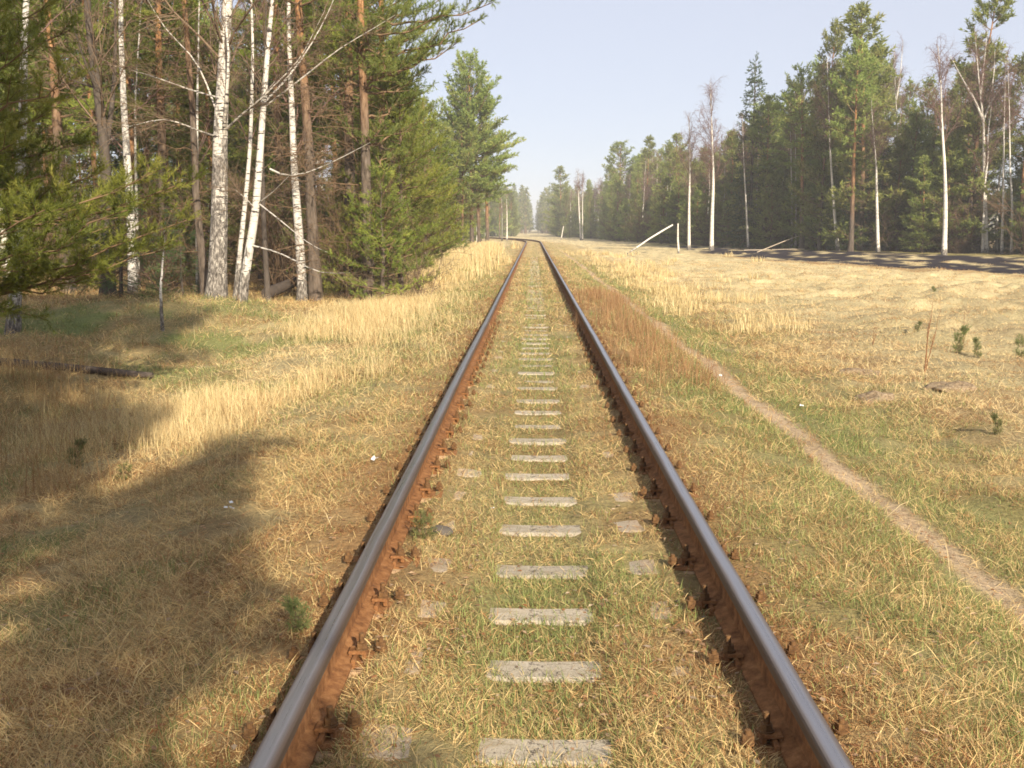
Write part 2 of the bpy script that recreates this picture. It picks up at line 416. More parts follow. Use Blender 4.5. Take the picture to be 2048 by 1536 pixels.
# ------------------------------------------------------------------ track
t = NT('rail_head_steel')
geo = t.node('ShaderNodeNewGeometry'); sx = t.node('ShaderNodeSeparateXYZ'); t.l.new(geo.outputs['Normal'], sx.inputs[0])
ox = t.node('ShaderNodeSeparateXYZ'); t.l.new(t.coord('Object'), ox.inputs[0])
nr = t.noise(t.coord('Object', (60, .6, 60)), 2, 5, .65); nw = t.noise(t.coord('Object', (1, .8, 1)), 1.3, 3)
topm = t.ramp(sx.outputs[2], [(.60, (0, 0, 0)), (.93, (1, 1, 1))])
edge = t.math('ADD', t.math('ABSOLUTE', t.math('ADD', ox.outputs[0], t.math('MULTIPLY', t.math('SUBTRACT', nw, .5), .02))), t.math('MULTIPLY', t.math('SUBTRACT', nr, .5), .012))
strip = t.math('MULTIPLY', topm, t.ramp(edge, [(.012, (1, 1, 1)), (.024, (.22, .22, .22)), (.034, (0, 0, 0))]))
dull = t.mix(nr, (.06, .04, .03), (.14, .10, .075))
t.base(t.mix(strip, dull, t.mix(nr, (.27, .25, .245), (.45, .43, .43))), t.mix(strip, (.6,)*3, t.mix(nr, (.22,)*3, (.36,)*3)), .5, t.mix(strip, (.35,)*3, (.9,)*3))
t.bump(nr, .15, .001)
M['rail_head'] = t.m
def rust_mat(name, a, b, c3):
    t = NT(name); n = t.noise(t.coord('Object'), 18, 5, .7); n2 = t.noise(t.coord('Object'), 140, 3)
    t.base(t.mix(.25, t.ramp(n, [(.3, a), (.5, b), (.72, c3)]), n2, 'OVERLAY'), .95, .1); t.bump(n2, .5, .003); return t.m
M['rust'] = rust_mat('rust', (.09, .04, .018), (.22, .10, .04), (.35, .18, .075))
M['rust_dark'] = rust_mat('dark_rust', (.06, .032, .017), (.15, .08, .035), (.26, .15, .065))
t = NT('weathered_concrete'); o = t.coord('Object'); n = t.noise(o, 9, 5, .6); n2 = t.noise(o, 120, 4, .7)
oi = t.node('ShaderNodeObjectInfo').outputs['Random']
c = t.mix(n, (.32, .27, .195), (.50, .43, .325)); c = t.mix(t.ramp(n2, [(.35, (1, 1, 1)), (.5, (0, 0, 0))]), c, (.28, .23, .17))
st_ = t.noise(t.coord('Object', (3, 9, 3)), 1.5, 5, .7); c = t.mix(t.ramp(st_, [(.50, (0, 0, 0)), (.68, (1, 1, 1))]), c, (.26, .21, .13))
vor = t.node('ShaderNodeTexVoronoi', feature='DISTANCE_TO_EDGE'); vor.inputs['Scale'].default_value = 5; t.l.new(t.mix(.12, t.coord('Object', (1, 2, 1)), t.noise(o, 20, 3, .6, 'Color')), vor.inputs['Vector'])
c = t.mix(t.ramp(vor.outputs['Distance'], [(.004, (1, 1, 1)), (.014, (0, 0, 0))]), c, (.10, .08, .06))
sp = t.node('ShaderNodeSeparateXYZ'); t.l.new(o, sp.inputs[0]); ax = t.math('ABSOLUTE', sp.outputs[0])
c = t.mix(t.ramp(t.math('MULTIPLY', ax, 1.0), [(.42, (0, 0, 0)), (.72, (1, 1, 1))]), c, t.mix(n, (.38, .23, .12), (.46, .31, .18)))   # rust dust near the rails
t.base(t.hsv(c, .5, 1.0, t.math('ADD', .85, t.math('MULTIPLY', oi, .25))), .9, .2); t.bump(n2, .6, .006)
M['concrete'] = t.m

GA = 0.797          # half distance between rail head centres
RAIL_H = .18; FOOT_Z = .040
# half profiles
head = [(-.0365, .140), (-.0365, .166), (-.0352, .1705), (-.031, .1755), (-.024, .1783), (-.012, .1797), (.012, .1797), (.024, .1783), (.031, .1755), (.0352, .1705), (.0365, .166), (.0365, .140), (.012, .128), (-.012, .128)]
web = [(-.012, .1285), (.012, .1285), (.0085, .10), (.0080, .06), (.012, .030), (-.012, .030), (-.0080, .06), (-.0085, .10)]
foot = [(-.066, 0), (-.066, .010), (-.012, .030), (.012, .030), (.066, .010), (.066, 0)]
web = [(x, z - (.001 if z > .12 else 0)) for x, z in web]
foot = [(x, z - .0005 if z > .02 else z) for x, z in foot]
ry = np.concatenate([np.arange(-6, 112, 1.0), np.arange(112, 236, 2.0)])
def sweep(profile, side):
    n = len(profile); P = np.array(profile)
    x = track_x(ry)+side*GA + .004*np.sin(ry*.5+side); zz = FOOT_Z+.003*np.sin(ry*.31+side*2)
    V = np.stack([x[:, None]+P[None, :, 0], np.broadcast_to(ry[:, None], (len(ry), n)), zz[:, None]+P[None, :, 1]], -1)
    i = np.arange(len(ry)-1)[:, None]*n; j = np.arange(n)[None, :]; j2 = (j+1) % n
    return V.reshape(-1, 3), np.stack([i+j2, i+j, i+n+j, i+n+j2], -1).reshape(-1, 4)
for side, lab in ((-1, 'left running rail of the track, its inner web lit orange with rust'),
                  (1, 'right running rail of the track, bluish shiny head above a black shadow')):
    r = empty('rail', (side*GA, 0, 0)); tag(r, lab, 'rail', 'rails of the railway track')
    for nm, prof, mt, sm in (('rail_head', head, 'rail_head', False), ('rail_web', web, 'rust', False), ('rail_foot', foot, 'rust', False)):
        V, Fc = sweep(prof, side); V[:, 0] -= side*GA
        b = MB(); b.add(V, Fc, .5, 0, sm); link(nm, b.mesh(nm, [M[mt]]), r)

# sleepers: concrete body thick under the rails and thin in the middle, steel fastenings on top
def sleeper_mesh():
    xsn = [-1.35, -1.1, -.98, -.62, -.50, -.32, 0, .32, .50, .62, .98, 1.1, 1.35]
    zt = [.010, .030, .0305, .0305, .026, .004, .0, .004, .026, .0305, .0305, .030, .010]
    hw = [.125, .13, .13, .13, .12, .095, .088, .095, .12, .13, .13, .13, .125]
    V = []; n = 8
    for x, z, w in zip(xsn, zt, hw):
        V += [(x, -w-.03, -.16), (x, -w-.005, z-.03), (x, -w+.006, z-.008), (x, -w+.02, z), (x, w-.02, z), (x, w-.006, z-.008), (x, w+.005, z-.03), (x, w+.03, -.16)]
    V = np.array(V); i = np.arange(len(xsn)-1)[:, None]*n; j = np.arange(n)[None, :]; j2 = (j+1) % n
    b = MB(); b.add(V, np.stack([i+j, i+j2, i+n+j2, i+n+j], -1).reshape(-1, 4)[:, ::-1], .5, 0)
    b.add(V[:n], [list(range(n))], .5, 0); b.add(V[-n:], [list(range(n))[::-1]], .5, 0)
    return b.mesh('sleeper_body', [M['concrete']])
def plate_mesh():
    b = MB(); b.box((-.185, -.085, .0301), (.185, .085, .0395), bev=.002)
    for s in (-1, 1): b.box((s*.071-.008 if s > 0 else -.079-.0, -.08, .0395), (s*.071+.008 if s > 0 else -.063+.0, .08, .0640), bev=.002)
    return b.mesh('base_plate', [M['rust']])
def bolt_mesh(h):
    b = MB(); b.tube([(0, 0, 0), (0, 0, h)], [.011, .011], 8)
    k = np.arange(6)*math.pi/3
    lo = np.stack([.021*np.cos(k), .021*np.sin(k), np.full(6, h*.42)], 1); hi = lo+np.array([0, 0, .022])
    j = np.arange(6); b.add(np.concatenate([lo, hi]), np.stack([j, (j+1) % 6, 6+(j+1) % 6, 6+j], 1)); b.add(hi, [list(range(6))])
    b.tube([(0, 0, h*.42-.007), (0, 0, h*.42)], [.026, .026], 12)
    return b.mesh('bolt', [M['rust_dark']])
def clamp_mesh():
    b = MB(); b.box((-.034, -.03, 0), (.034, .03, .014), bev=.003); b.box((-.034, -.03, -.018), (-.018, .03, -.0005), bev=.002); b.box((.020, -.03, -.014), (.034, .03, -.0005), bev=.002)
    return b.mesh('clamp', [M['rust']])
SM, PM, BT, BS, CMs = sleeper_mesh(), plate_mesh(), bolt_mesh(.100), bolt_mesh(.064), clamp_mesh()
pys = [1500, 1338, 1228, 1140, 1057, 1000, 951, 914, 880, 850, 823, 800, 775, 760]
sy = [on_plane(1105, p, 0).y for p in pys]
sy = [sy[0]-.62] + sy
while sy[-1] < 60: sy.append(sy[-1]+.63+R.uniform(-.02, .02))
ords = ['lowest', 'second', 'third', 'fourth', 'fifth', 'sixth', 'seventh', 'eighth', 'ninth', 'tenth', 'eleventh', 'twelfth', 'thirteenth', 'fourteenth', 'fifteenth', 'sixteenth', 'seventeenth', 'eighteenth', 'nineteenth', 'twentieth'] + ['twenty '+q for q in ('first', 'second', 'third', 'fourth', 'fifth', 'sixth', 'seventh', 'eighth', 'ninth')] + ['thirtieth'] + ['thirty '+q for q in ('first', 'second', 'third', 'fourth', 'fifth', 'sixth', 'seventh', 'eighth', 'ninth')] + ['fortieth'] + ['forty '+q for q in ('first', 'second', 'third', 'fourth')]
for k, y in enumerate(sy):
    dz = -.001-R.random()*.008-(.012 if y > 8 and R.random() < .15 else 0)-.005*min(1, max(0, (y-10)/12))
    loc = (0, y, dz); rz = R.normal()*.006
    if y < 30:
        s = empty('concrete_sleeper', loc, rz)
        link('sleeper_body', SM, s)
        if y < 18:
            for sd in (-1, 1):
                p = link('base_plate', PM, s); p.location = (sd*GA, 0, 0)
                for q in (-1, 1):
                    c1 = link('clamp', CMs, p); c1.location = (q*.078, 0, .063); c1.rotation_euler = (0, 0, 0 if q < 0 else math.pi)
                    b1 = link('bolt', BT, p); b1.location = (q*.092, 0, .040); b1.rotation_euler = (R.normal()*.04, R.normal()*.04, R.random())
                    b2 = link('bolt', BS, p); b2.location = (q*.160, (.045 if q > 0 else -.045), .039); b2.rotation_euler = (0, 0, R.random())
        else:
            for sd in (-1, 1):
                p = link('base_plate', PM, s); p.location = (sd*GA, 0, 0)
    else:
        s = link('concrete_sleeper', SM); s.location = loc; s.rotation_euler = (0, 0, rz)
    if k == 0: lab, gr = 'concrete sleeper under the rails just below the edge of the photo', 'concrete sleepers'
    elif k <= len(ords) and y < 30: lab, gr = '%s concrete sleeper between the rails counted up from the photo bottom' % ords[k-1], 'concrete sleepers'
    elif y < 30: lab, gr = 'thin grey sliver of concrete sleeper sunk in turf farther along the track', 'half buried concrete sleepers farther along'
    else: lab, gr = 'distant concrete sleeper almost lost in turf between the narrowing rails', 'distant concrete sleepers'
    tag(s, lab, 'sleeper', gr)

# ------------------------------------------------------------------ grass
def blade_mat(name, tr=.25):
    t = NT(name); t.base(t.attr('Col', 'Color'), .75, .15); t.thin(tr); return t.m
M['blade'] = blade_mat('grass_blades', .3)
def blades(name, x, y, L, w, lean, col, rng, curl=.5, zoff=-.004, hmap=True):
    n = len(x); z = H(x, y)+zoff
    az = rng.random(n)*2*math.pi
    side = np.stack([-np.sin(az), np.cos(az), np.zeros(n)], 1)
    d = np.stack([np.cos(az), np.sin(az)], 1)
    def pt(tt, ln):
        hor = np.sin(ln)[:, None]*d; return np.concatenate([hor, np.cos(ln)[:, None]], 1)*(L*tt)[:, None]
    P0 = np.stack([x, y, z], 1)
    P1 = P0 + pt(np.full(n, .5), lean)
    l2 = np.minimum(lean+curl*rng.random(n), 1.9)
    P2 = P1 + pt(np.full(n, .5), l2)
    P2[:, 2] = np.maximum(P2[:, 2], z+.003); P1[:, 2] = np.maximum(P1[:, 2], z+.006)
    wv = (w/2)[:, None]*side
    tw = rng.normal(0, .5, (n, 1))*(w/2)[:, None]*np.array([0, 0, 1.])
    V = np.stack([P0-wv, P0+wv, P1-wv*.8-tw, P1+wv*.8+tw, P2], 1).reshape(-1, 3)
    b = np.arange(n)[:, None]*5
    Fq = np.concatenate([b+np.array([[0, 1, 3]]), b+np.array([[0, 3, 2]]), b+np.array([[2, 3, 4]])], 0)
    m = MB(); m.add(V, Fq, .5, 0, False)
    C = np.repeat(col, 5, axis=0)
    return m.mesh(name, [M['blade']], colors=C)
def field_sample(n, y0, y1, side=.72, pw=None, rng=R):
    y = np.exp(rng.uniform(math.log(y0), math.log(y1), n)) if pw is None else y0*(1-rng.random(n)*(1-(y0/y1)**pw))**(-1/pw)
    x = rng.uniform(-1, 1, n)*(side*y+.4)
    return x, y
def mixcol(a, b, t): return a*(1-t[:, None])+b*t[:, None]
rg = np.random.default_rng(21)
def cover(n, y0, y1, kind):
    x, y = field_sample(n, y0, y1)
    z = zones(x, y)
    u = z['u']; au = np.abs(u); r = rg.random(len(x)); r2 = rg.random(len(x)); r3 = rg.random(len(x))
    isg = r < z['green']*.66
    bare = sst(.60, .70, fbm(x*2.3+60, y*2.3, 3))*(y < 25)*.88
    keep = (rg.random(len(x)) > bare) & (r2 > z['path']*.93) & (r2 > z['burnt']*1.02) & (r2 > z['floor']*.6)
    # blades stay clear of the rails and mostly off the bare concrete
    keep &= ~((np.abs(au-GA) < .046) & (y < BEND_Y+100))
    sya = np.array(sy); near = np.min(np.abs(y[:, None]-sya[None, :]), axis=1) if len(x) < 5e6 else 1
    onslp = (near < .078) & (y < 62) & ((au < .12+.12*vnoise(y*3.1, np.sign(u)*5+40)) | ((au > .40) & (au < .66) & (vnoise(y*1.7+3, np.sign(u)*7+20) > .55) & (r3 > .25)) | ((au > .98) & (au < 1.22) & (vnoise(y*1.9+8, np.sign(u)*5+30) > .6) & (r3 > .3)))
    keep &= ~(onslp & (r3 > np.where(y > 9, .32, .14)))
    keep &= ~((au > .60) & (au < .98) & (near < .08) & (y < 18) & (r3 > .45))
    x, y, isg, r, r2 = x[keep], y[keep], isg[keep], r[keep], r2[keep]
    z = {k: v[keep] for k, v in z.items()}; u = z['u']; n = len(x)
    sc = np.maximum(1.0, (y/6.0)**.85)
    straw = mixcol(np.broadcast_to(STRAW, (n, 3)), np.broadcast_to(PALE, (n, 3)), np.clip(z['pale']+rg.normal(0, .25, n), 0, 1))
    rr = rg.random(n)
    dk = sst(.5, .62, fbm(x*.55+31, y*.9, 4))*sst(3.5, 6, u)
    brn = rr < (.25+.5*z['litter'])*(1-.55*z['pale'])+.5*dk
    c = np.where(brn[:, None], BROWN*rg.uniform(.6, 1.7, (n, 1)), straw*rg.uniform(.7, 1.25, (n, 1))*np.array([1.04, .98, .92]))
    rs = rg.random(n) < z['rust']*.75
    c = np.where(rs[:, None], RUSTY*rg.uniform(.7, 1.6, (n, 1)), c)
    gcol = mixcol(np.broadcast_to(DEEP, (n, 3)), np.broadcast_to(np.array([.33, .355, .12]), (n, 3)), rg.random(n)**.7)
    c = np.where(isg[:, None], gcol, c)
    c = c*(1-z['burnt'][:, None]*.7)
    L = np.where(isg, rg.uniform(.025, .075, n), rg.uniform(.035, .135, n))*np.minimum(sc**.62, 1.9)
    w = np.where(isg, rg.uniform(.0018, .0038, n), rg.uniform(.0013, .0029, n))*sc
    lean = np.where(isg, rg.uniform(.1, 1.0, n), rg.uniform(.75, 1.55, n))
    inner = np.abs(u) < 1.25
    L = np.where(inner & ~isg, L*.72, L); L = np.where(inner & (np.abs(np.abs(u)-GA) < .17), L*.8, L)
    tall = np.exp(-((u+3.1)/.9)**2)*sst(7.5, 10, y)*(1-sst(60, 90, y)) + sst(4.5, 6, -u)*.25
    tall = tall*sst(.44, .56, fbm(x*.55+3, y*.4+1, 3))*(1-.9*np.exp(-((x+7.5)/3.0)**2-((y-19)/4.0)**2))
    lean = np.where((rg.random(n) < tall*.75) & ~isg, rg.uniform(.08, .75, n), lean)
    L = L*(1+1.0*np.clip(tall, 0, 1)*(~isg))
    L = L*(1-.5*sst(4.0, 6.0, u))*1.0
    return x, y, L, w, lean, np.clip(c, 0, 1)
x, y, L, w, lean, c = cover(950000, 2.4, 60, 0)
me = blades('meadow_grass', x, y, L, w, lean, c, rg, .35)
tag(link('meadow_grass', me), 'matted dry straw grass with green shoots covering the clearing', 'grass', kind='stuff')
x, y, L, w, lean, c = cover(110000, 55, 230, 0)
me = blades('far_meadow_grass', x, y, L, w*.8, lean, c, rg)
tag(link('far_meadow_grass', me), 'pale dry grass in the distance on both sides of the track', 'grass', kind='stuff')

# tall pale grass standing along the left verge and in tufts
def tufts(name, cx, cy, per, Lr, wr, spread, colA, colB, label, leanr=(.03, .45), curl=.5, seed=5):
    g = np.random.default_rng(seed); n = len(cx)
    x = np.repeat(cx, per)+g.normal(0, 1, n*per)*np.repeat(spread, per); y = np.repeat(cy, per)+g.normal(0, 1, n*per)*np.repeat(spread, per)
    L = g.uniform(*Lr, n*per); w = g.uniform(*wr, n*per)*np.maximum(1, y/9)
    lean = g.uniform(*leanr, n*per); tt = g.random(n*per)
    c = mixcol(np.broadcast_to(colA, (n*per, 3)), np.broadcast_to(colB, (n*per, 3)), tt)*g.uniform(.8, 1.1, (n*per, 1))
    tag(link(name, blades(name, x, y, L, w, lean, np.clip(c, 0, 1), g, curl)), label, 'grass', kind='stuff')
n = 900; yy = rg.uniform(33, 92, n); xx = rg.uniform(-1, 1, n)**3*2.2-4.3-.012*yy+rg.normal(0, .6, n)
tufts('tall_dry_grass', xx, yy, 42, (.35, .95), (.0035, .007), np.full(n, .22), PALE*1.02, STRAW, 'tall pale dry grass standing along the left verge near the far pines', seed=3)
n = 1000; yy = rg.uniform(8.5, 33, n); xx = -3.2-.03*yy+rg.normal(0, 1.0, n); k_ = (fbm(xx*.55+3, yy*.4+1, 3) > .52) & ~((xx < -4.2) & (yy > 14)); xx, yy = xx[k_], yy[k_]; n = len(xx)
tufts('verge_grass', xx, yy, 30, (.12, .40), (.002, .0042), np.full(n, .12), PALE, STRAW*.95, 'knee high straw coloured grass on the left verge', (.05, .75), seed=4)
n = 150; yy = rg.uniform(7, 15, n); xx = -rg.uniform(.42, .62, n)*yy-rg.uniform(-.5, 2, n)
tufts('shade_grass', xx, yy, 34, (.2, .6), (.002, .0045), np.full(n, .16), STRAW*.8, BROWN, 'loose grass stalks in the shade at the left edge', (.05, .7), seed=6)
n = 150; yy = np.exp(rg.uniform(math.log(18), math.log(85), n)); xx = 3.3+rg.normal(0, .4, n)+rg.exponential(1.3, n); k_ = fbm(xx*.5+9, yy*.2+1, 3) > .48; xx, yy = xx[k_], yy[k_]; n = len(xx)
tufts('right_verge_grass', xx, yy, 40, (.15, .42), (.003, .006), np.full(n, .2), PALE, STRAW, 'pale standing grass on the right of the footpath', seed=8)
n = 2600; x_, yy = field_sample(n, 9, 62); xx = np.abs(x_); k_ = (xx > 4.2+.3*rg.random(n)) & (zones(xx, yy)['burnt'] < .3) & (fbm(xx*.9, yy*1.4, 3) > .46); xx, yy = xx[k_], yy[k_]; n = len(xx)
tufts('meadow_tussocks', xx, yy, 22, (.06, .22), (.0016, .0034), rg.uniform(.06, .2, n), PALE*1.03, BROWN*1.5, 'low flattened tussocks of dry grass all over the right meadow', (.5, 1.45), .4, seed=14)
# brown weeds beside the right rail
n = 190; yy = rg.uniform(10.5, 27, n); xx = 1.62+rg.normal(0, .28, n)
tufts('brown_weeds', xx, yy, 16, (.16, .42), (.002, .004), np.full(n, .07), np.array([.30, .16, .07]), np.array([.42, .26, .13]), 'reddish brown dead weeds between the right rail and the footpath', (.02, .5), .2, seed=9)
# single long stalks
n = 260; x, y = field_sample(n, 3.2, 22)
k = (np.abs(x) > 1.0); x, y = x[k], y[k]; n = len(x)
me = blades('long_stalks', x, y, rg.uniform(.12, .38, n), rg.uniform(.0016, .003, n)*np.maximum(1, y/8), rg.uniform(.1, 1.1, n), np.clip(mixcol(np.broadcast_to(PALE, (n, 3)), np.broadcast_to(BROWN, (n, 3)), rg.random(n)**2), 0, 1), rg, .6)
tag(link('long_stalks', me), 'single long dry stalks sticking out of the matted grass', 'grass', kind='stuff')
# fallen leaves
n = 9000; x, y = field_sample(n, 2.6, 16); z0 = zones(x, y); k = (rg.random(n) < .25+z0['litter']) & (np.abs(np.abs(x)-GA) > .07); x, y = x[k], y[k]; n = len(x)
az = rg.random(n)*6.28; s_ = rg.uniform(.008, .02, n); zz = H(x, y)+rg.uniform(.004, .03, n)
q = np.array([(-1, 0, 0), (0, -.55, .25), (1, 0, .1), (0, .55, .3)]); ca, sa = np.cos(az), np.sin(az)
V = np.stack([x[:, None]+s_[:, None]*(q[:, 0]*ca[:, None]-q[:, 1]*sa[:, None]), y[:, None]+s_[:, None]*(q[:, 0]*sa[:, None]+q[:, 1]*ca[:, None]), zz[:, None]+s_[:, None]*q[:, 2]*rg.uniform(-.5, 1.6, (n, 1))], -1).reshape(-1, 3)
b = MB(); i = np.arange(n)[:, None]*4; b.add(V, np.concatenate([i+np.array([[0, 1, 2]]), i+np.array([[0, 2, 3]])], 0))
cl = mixcol(np.broadcast_to(np.array([.40, .17, .06]), (n, 3)), np.broadcast_to(np.array([.55, .42, .28]), (n, 3)), rg.random(n))*rg.uniform(.5, 1.1, (n, 1))
tag(link('fallen_leaves', b.mesh('fallen_leaves', [M['blade']], colors=np.repeat(cl, 4, axis=0))), 'small dead brown leaves scattered over the turf', 'leaves', kind='stuff')

# ------------------------------------------------------------------ trees
def nrm(v): v = np.asarray(v, float); return v/(np.linalg.norm(v)+1e-9)
def trunk_path(h, rng, wob=.02, n=14, lean=(0, 0)):
    z = np.linspace(-.15, h, n); t_ = np.clip(z/h, 0, 1)
    px = np.cumsum(rng.normal(0, wob, n))*.5; py = np.cumsum(rng.normal(0, wob, n))*.5
    px -= px[0]; py -= py[0]
    return np.stack([px+lean[0]*t_**1.3, py+lean[1]*t_**1.3, z], 1)
def along(P, z):
    return np.array([np.interp(z, P[:, 2], P[:, 0]), np.interp(z, P[:, 2], P[:, 1]), z])

def conifer(seed, h, cb, width, r0, near=False, kind='pine', shape='mature', dens=1.0, dead=0, mats=None, sidecull=None, needle=None):
    """returns (trunk mesh, crown mesh)"""
    g = np.random.default_rng(seed); P = trunk_path(h, g, .035 if kind == 'pine' else .01, 16, (g.normal()*.25, g.normal()*.25) if kind == 'pine' else (0, 0))
    T = MB(); zz = P[:, 2]/h
    rad = r0*(1-.92*np.clip(zz, 0, 1)**1.05); rad[0] *= 1.35; rad[1] *= 1.08
    T.tube(P, rad, 12 if near else 7, cap=False)
    C = MB(); SA, SB, SR, SR2 = [], [], [], []; TP, TD, TS, TT = [], [], [], []
    z = cb; step = (.36 if near else .5)/dens**.5
    while z < h*.985:
        t_ = (z-cb)/(h-cb)
        kc = min(1., h/6.)
        if kind == 'spruce': Lb = width*(1-t_)**.85*(.9+.2*g.random())+.12*kc
        elif shape == 'young': Lb = width*min(1, .75+1.3*t_)*(1-t_)**.58+.18*kc
        else: Lb = width*(.35+.65*math.sin(min(1, t_*1.6+.18)*math.pi*.5))*(1-t_**2.2)**.75+.2*kc
        nb = g.integers(3, 6) if kind != 'spruce' else g.integers(4, 7)
        if near: nb += 1
        ph0 = g.random()*6.28
        for k in range(nb):
            ph = ph0+k*6.283/nb+g.normal()*.35
            L = Lb*g.uniform(.55, 1.15) if shape != 'young' else Lb*g.uniform(.6, 1.15)
            if kind == 'spruce': el0, el1 = -.05+.5*t_, .12
            else: el0, el1 = (.12+.6*t_+g.normal()*.2), .5
            if shape == 'mature' and t_ < .25: el0 -= .25
            m = 5 if L < 1.2 else 7
            s = np.linspace(0, 1, m)
            el = el0+(el1)*(s**2) + (0 if kind == 'pine' else -.55*np.sin(s*math.pi)*.35)
            dh = np.array([math.cos(ph), math.sin(ph)])
            pts = [along(P, min(z+g.normal()*step*.35, h*.99))]
            bend = g.normal()*.25
            for q in range(1, m):
                a_ = ph+bend*s[q]
                pts.append(pts[-1]+L/(m-1)*np.array([math.cos(a_)*math.cos(el[q]), math.sin(a_)*math.cos(el[q]), math.sin(el[q])]))
            pts = np.array(pts); br = (.006+.010*L)*(1-s*.8)*min(1, .3+h/6)
            SA += list(pts[:-1]); SB += list(pts[1:]); SR += list(br[:-1]); SR2 += list(br[1:])
            isdead = False
            # side twigs
            sp = (.10 if near else .17)/dens
            pos = np.arange(.22 if shape != 'mature' else .38, 1.0, sp/max(L, .3))
            tb = g.random()*.5+.25
            for j, q in enumerate(pos):
                sg = 1 if j % 2 else -1
                idx = q*(m-1); i0 = int(idx); fr = idx-i0; p0 = pts[i0]*(1-fr)+pts[min(i0+1, m-1)]*fr
                dr = nrm(pts[min(i0+1, m-1)]-pts[i0])
                lat = np.array([-dr[1], dr[0], 0])*sg
                tl = (.12+.34*L*(1-q)*(1.15 if kind == 'pine' else .9))*g.uniform(.7, 1.25)
                up = g.uniform(-.05, .5) if kind == 'pine' else g.uniform(-.35, .05)
                td = nrm(dr*.75+lat*g.uniform(.6, 1.1)+np.array([0, 0, up]))
                p1 = p0+td*tl
                SA.append(p0); SB.append(p1); SR.append(.004 if near else .006); SR2.append(.002 if near else .004)
                ks = max(1, int(tl/(.085 if near else .15)+.6))
                for e in range(ks):
                    f_ = (e+1)/ks
                    pp = p0+(p1-p0)*f_*.97
                    dd = nrm(td+g.normal(size=3)*.45+np.array([0, 0, .35 if kind == 'pine' else -.1]))
                    TP.append(pp); TD.append(dd); TS.append(1.); TT.append(tb+g.normal()*.16)
                    if kind == 'pine' and near and g.random() < .5:
                        TP.append(pp+g.normal(size=3)*.03); TD.append(nrm(dd+g.normal(size=3)*.8)); TS.append(.8); TT.append(tb+g.normal()*.16)
            for e in range(3):
                TP.append(pts[-1]); TD.append(nrm(pts[-1]-pts[-2]+g.normal(size=3)*.35*1)); TS.append(1.2); TT.append(tb+.15)
        z += step*g.uniform(.7, 1.25)*(1 if kind == 'pine' else .62)
    for e in range(5):
        TP.append(P[-1]-np.array([0, 0, .08*e])); TD.append(nrm(np.array([g.normal()*.3, g.normal()*.3, 1]))); TS.append(1.3); TT.append(.6)
    # dead twigs on the lower trunk
    for k in range(dead):
        zz_ = g.uniform(.8, max(cb*1.1, 1.2)); ph = g.random()*6.28; L = g.uniform(.4, width*.8); p0 = along(P, zz_); e0 = g.uniform(-.35, .15)
        m = 5; pts = [p0]
        for q in range(m-1):
            ph += g.normal()*.2; pts.append(pts[-1]+L/(m-1)*np.array([math.cos(ph)*math.cos(e0), math.sin(ph)*math.cos(e0), math.sin(e0)+g.normal()*.1]))
        pts = np.array(pts)
        SA += list(pts[:-1]); SB += list(pts[1:]); SR += [.012, .010, .008, .006]; SR2 += [.010, .008, .006, .003]
        for q in range(int(L*11)):
            i0 = g.integers(1, m-1); a_ = pts[i0]+(pts[i0+1]-pts[i0])*g.random(); d_ = nrm(pts[i0+1]-pts[i0]+g.normal(size=3)*.9)
            SA.append(a_); SB.append(a_+d_*g.uniform(.15, .55)); SR.append(.0045); SR2.append(.0025)
    mats = mats or [M['branch_pine'], M['pine']]
    fat = 1.0 if near else 1.3; kk = 1.0 if h > 1.5 else .62
    C.segs(SA, SB, np.array(SR)*fat, np.array(SR2)*fat, 4 if near else 3, 0)
    TP, TD, TS, TT = np.array(TP), np.array(TD), np.array(TS), np.clip(np.array(TT), 0, 1)
    if kind == 'pine':
        if near: C.needles(TP, TD, TS*.16*kk, 22, .075*kk, .0105*kk, g, 1, (.35, 1.05), TT)
        else: C.needles(TP+g.normal(size=TP.shape)*.05, TD, TS*.26, 10, .19, .062, g, 1, (.3, 1.25), TT)
    else:
        if near: C.needles(TP, TD, TS*.18, 22, .030, .007, g, 1, (.5, 1.2), TT)
        else: C.needles(TP, TD, TS*.32, 10, .15, .055, g, 1, (.3, 1.1), TT)
    return T.mesh('trunk', [M['bark_pine' if near else 'bark_pine_far']] if kind == 'pine' else [M['bark_dark']]), C.mesh('crown', mats)

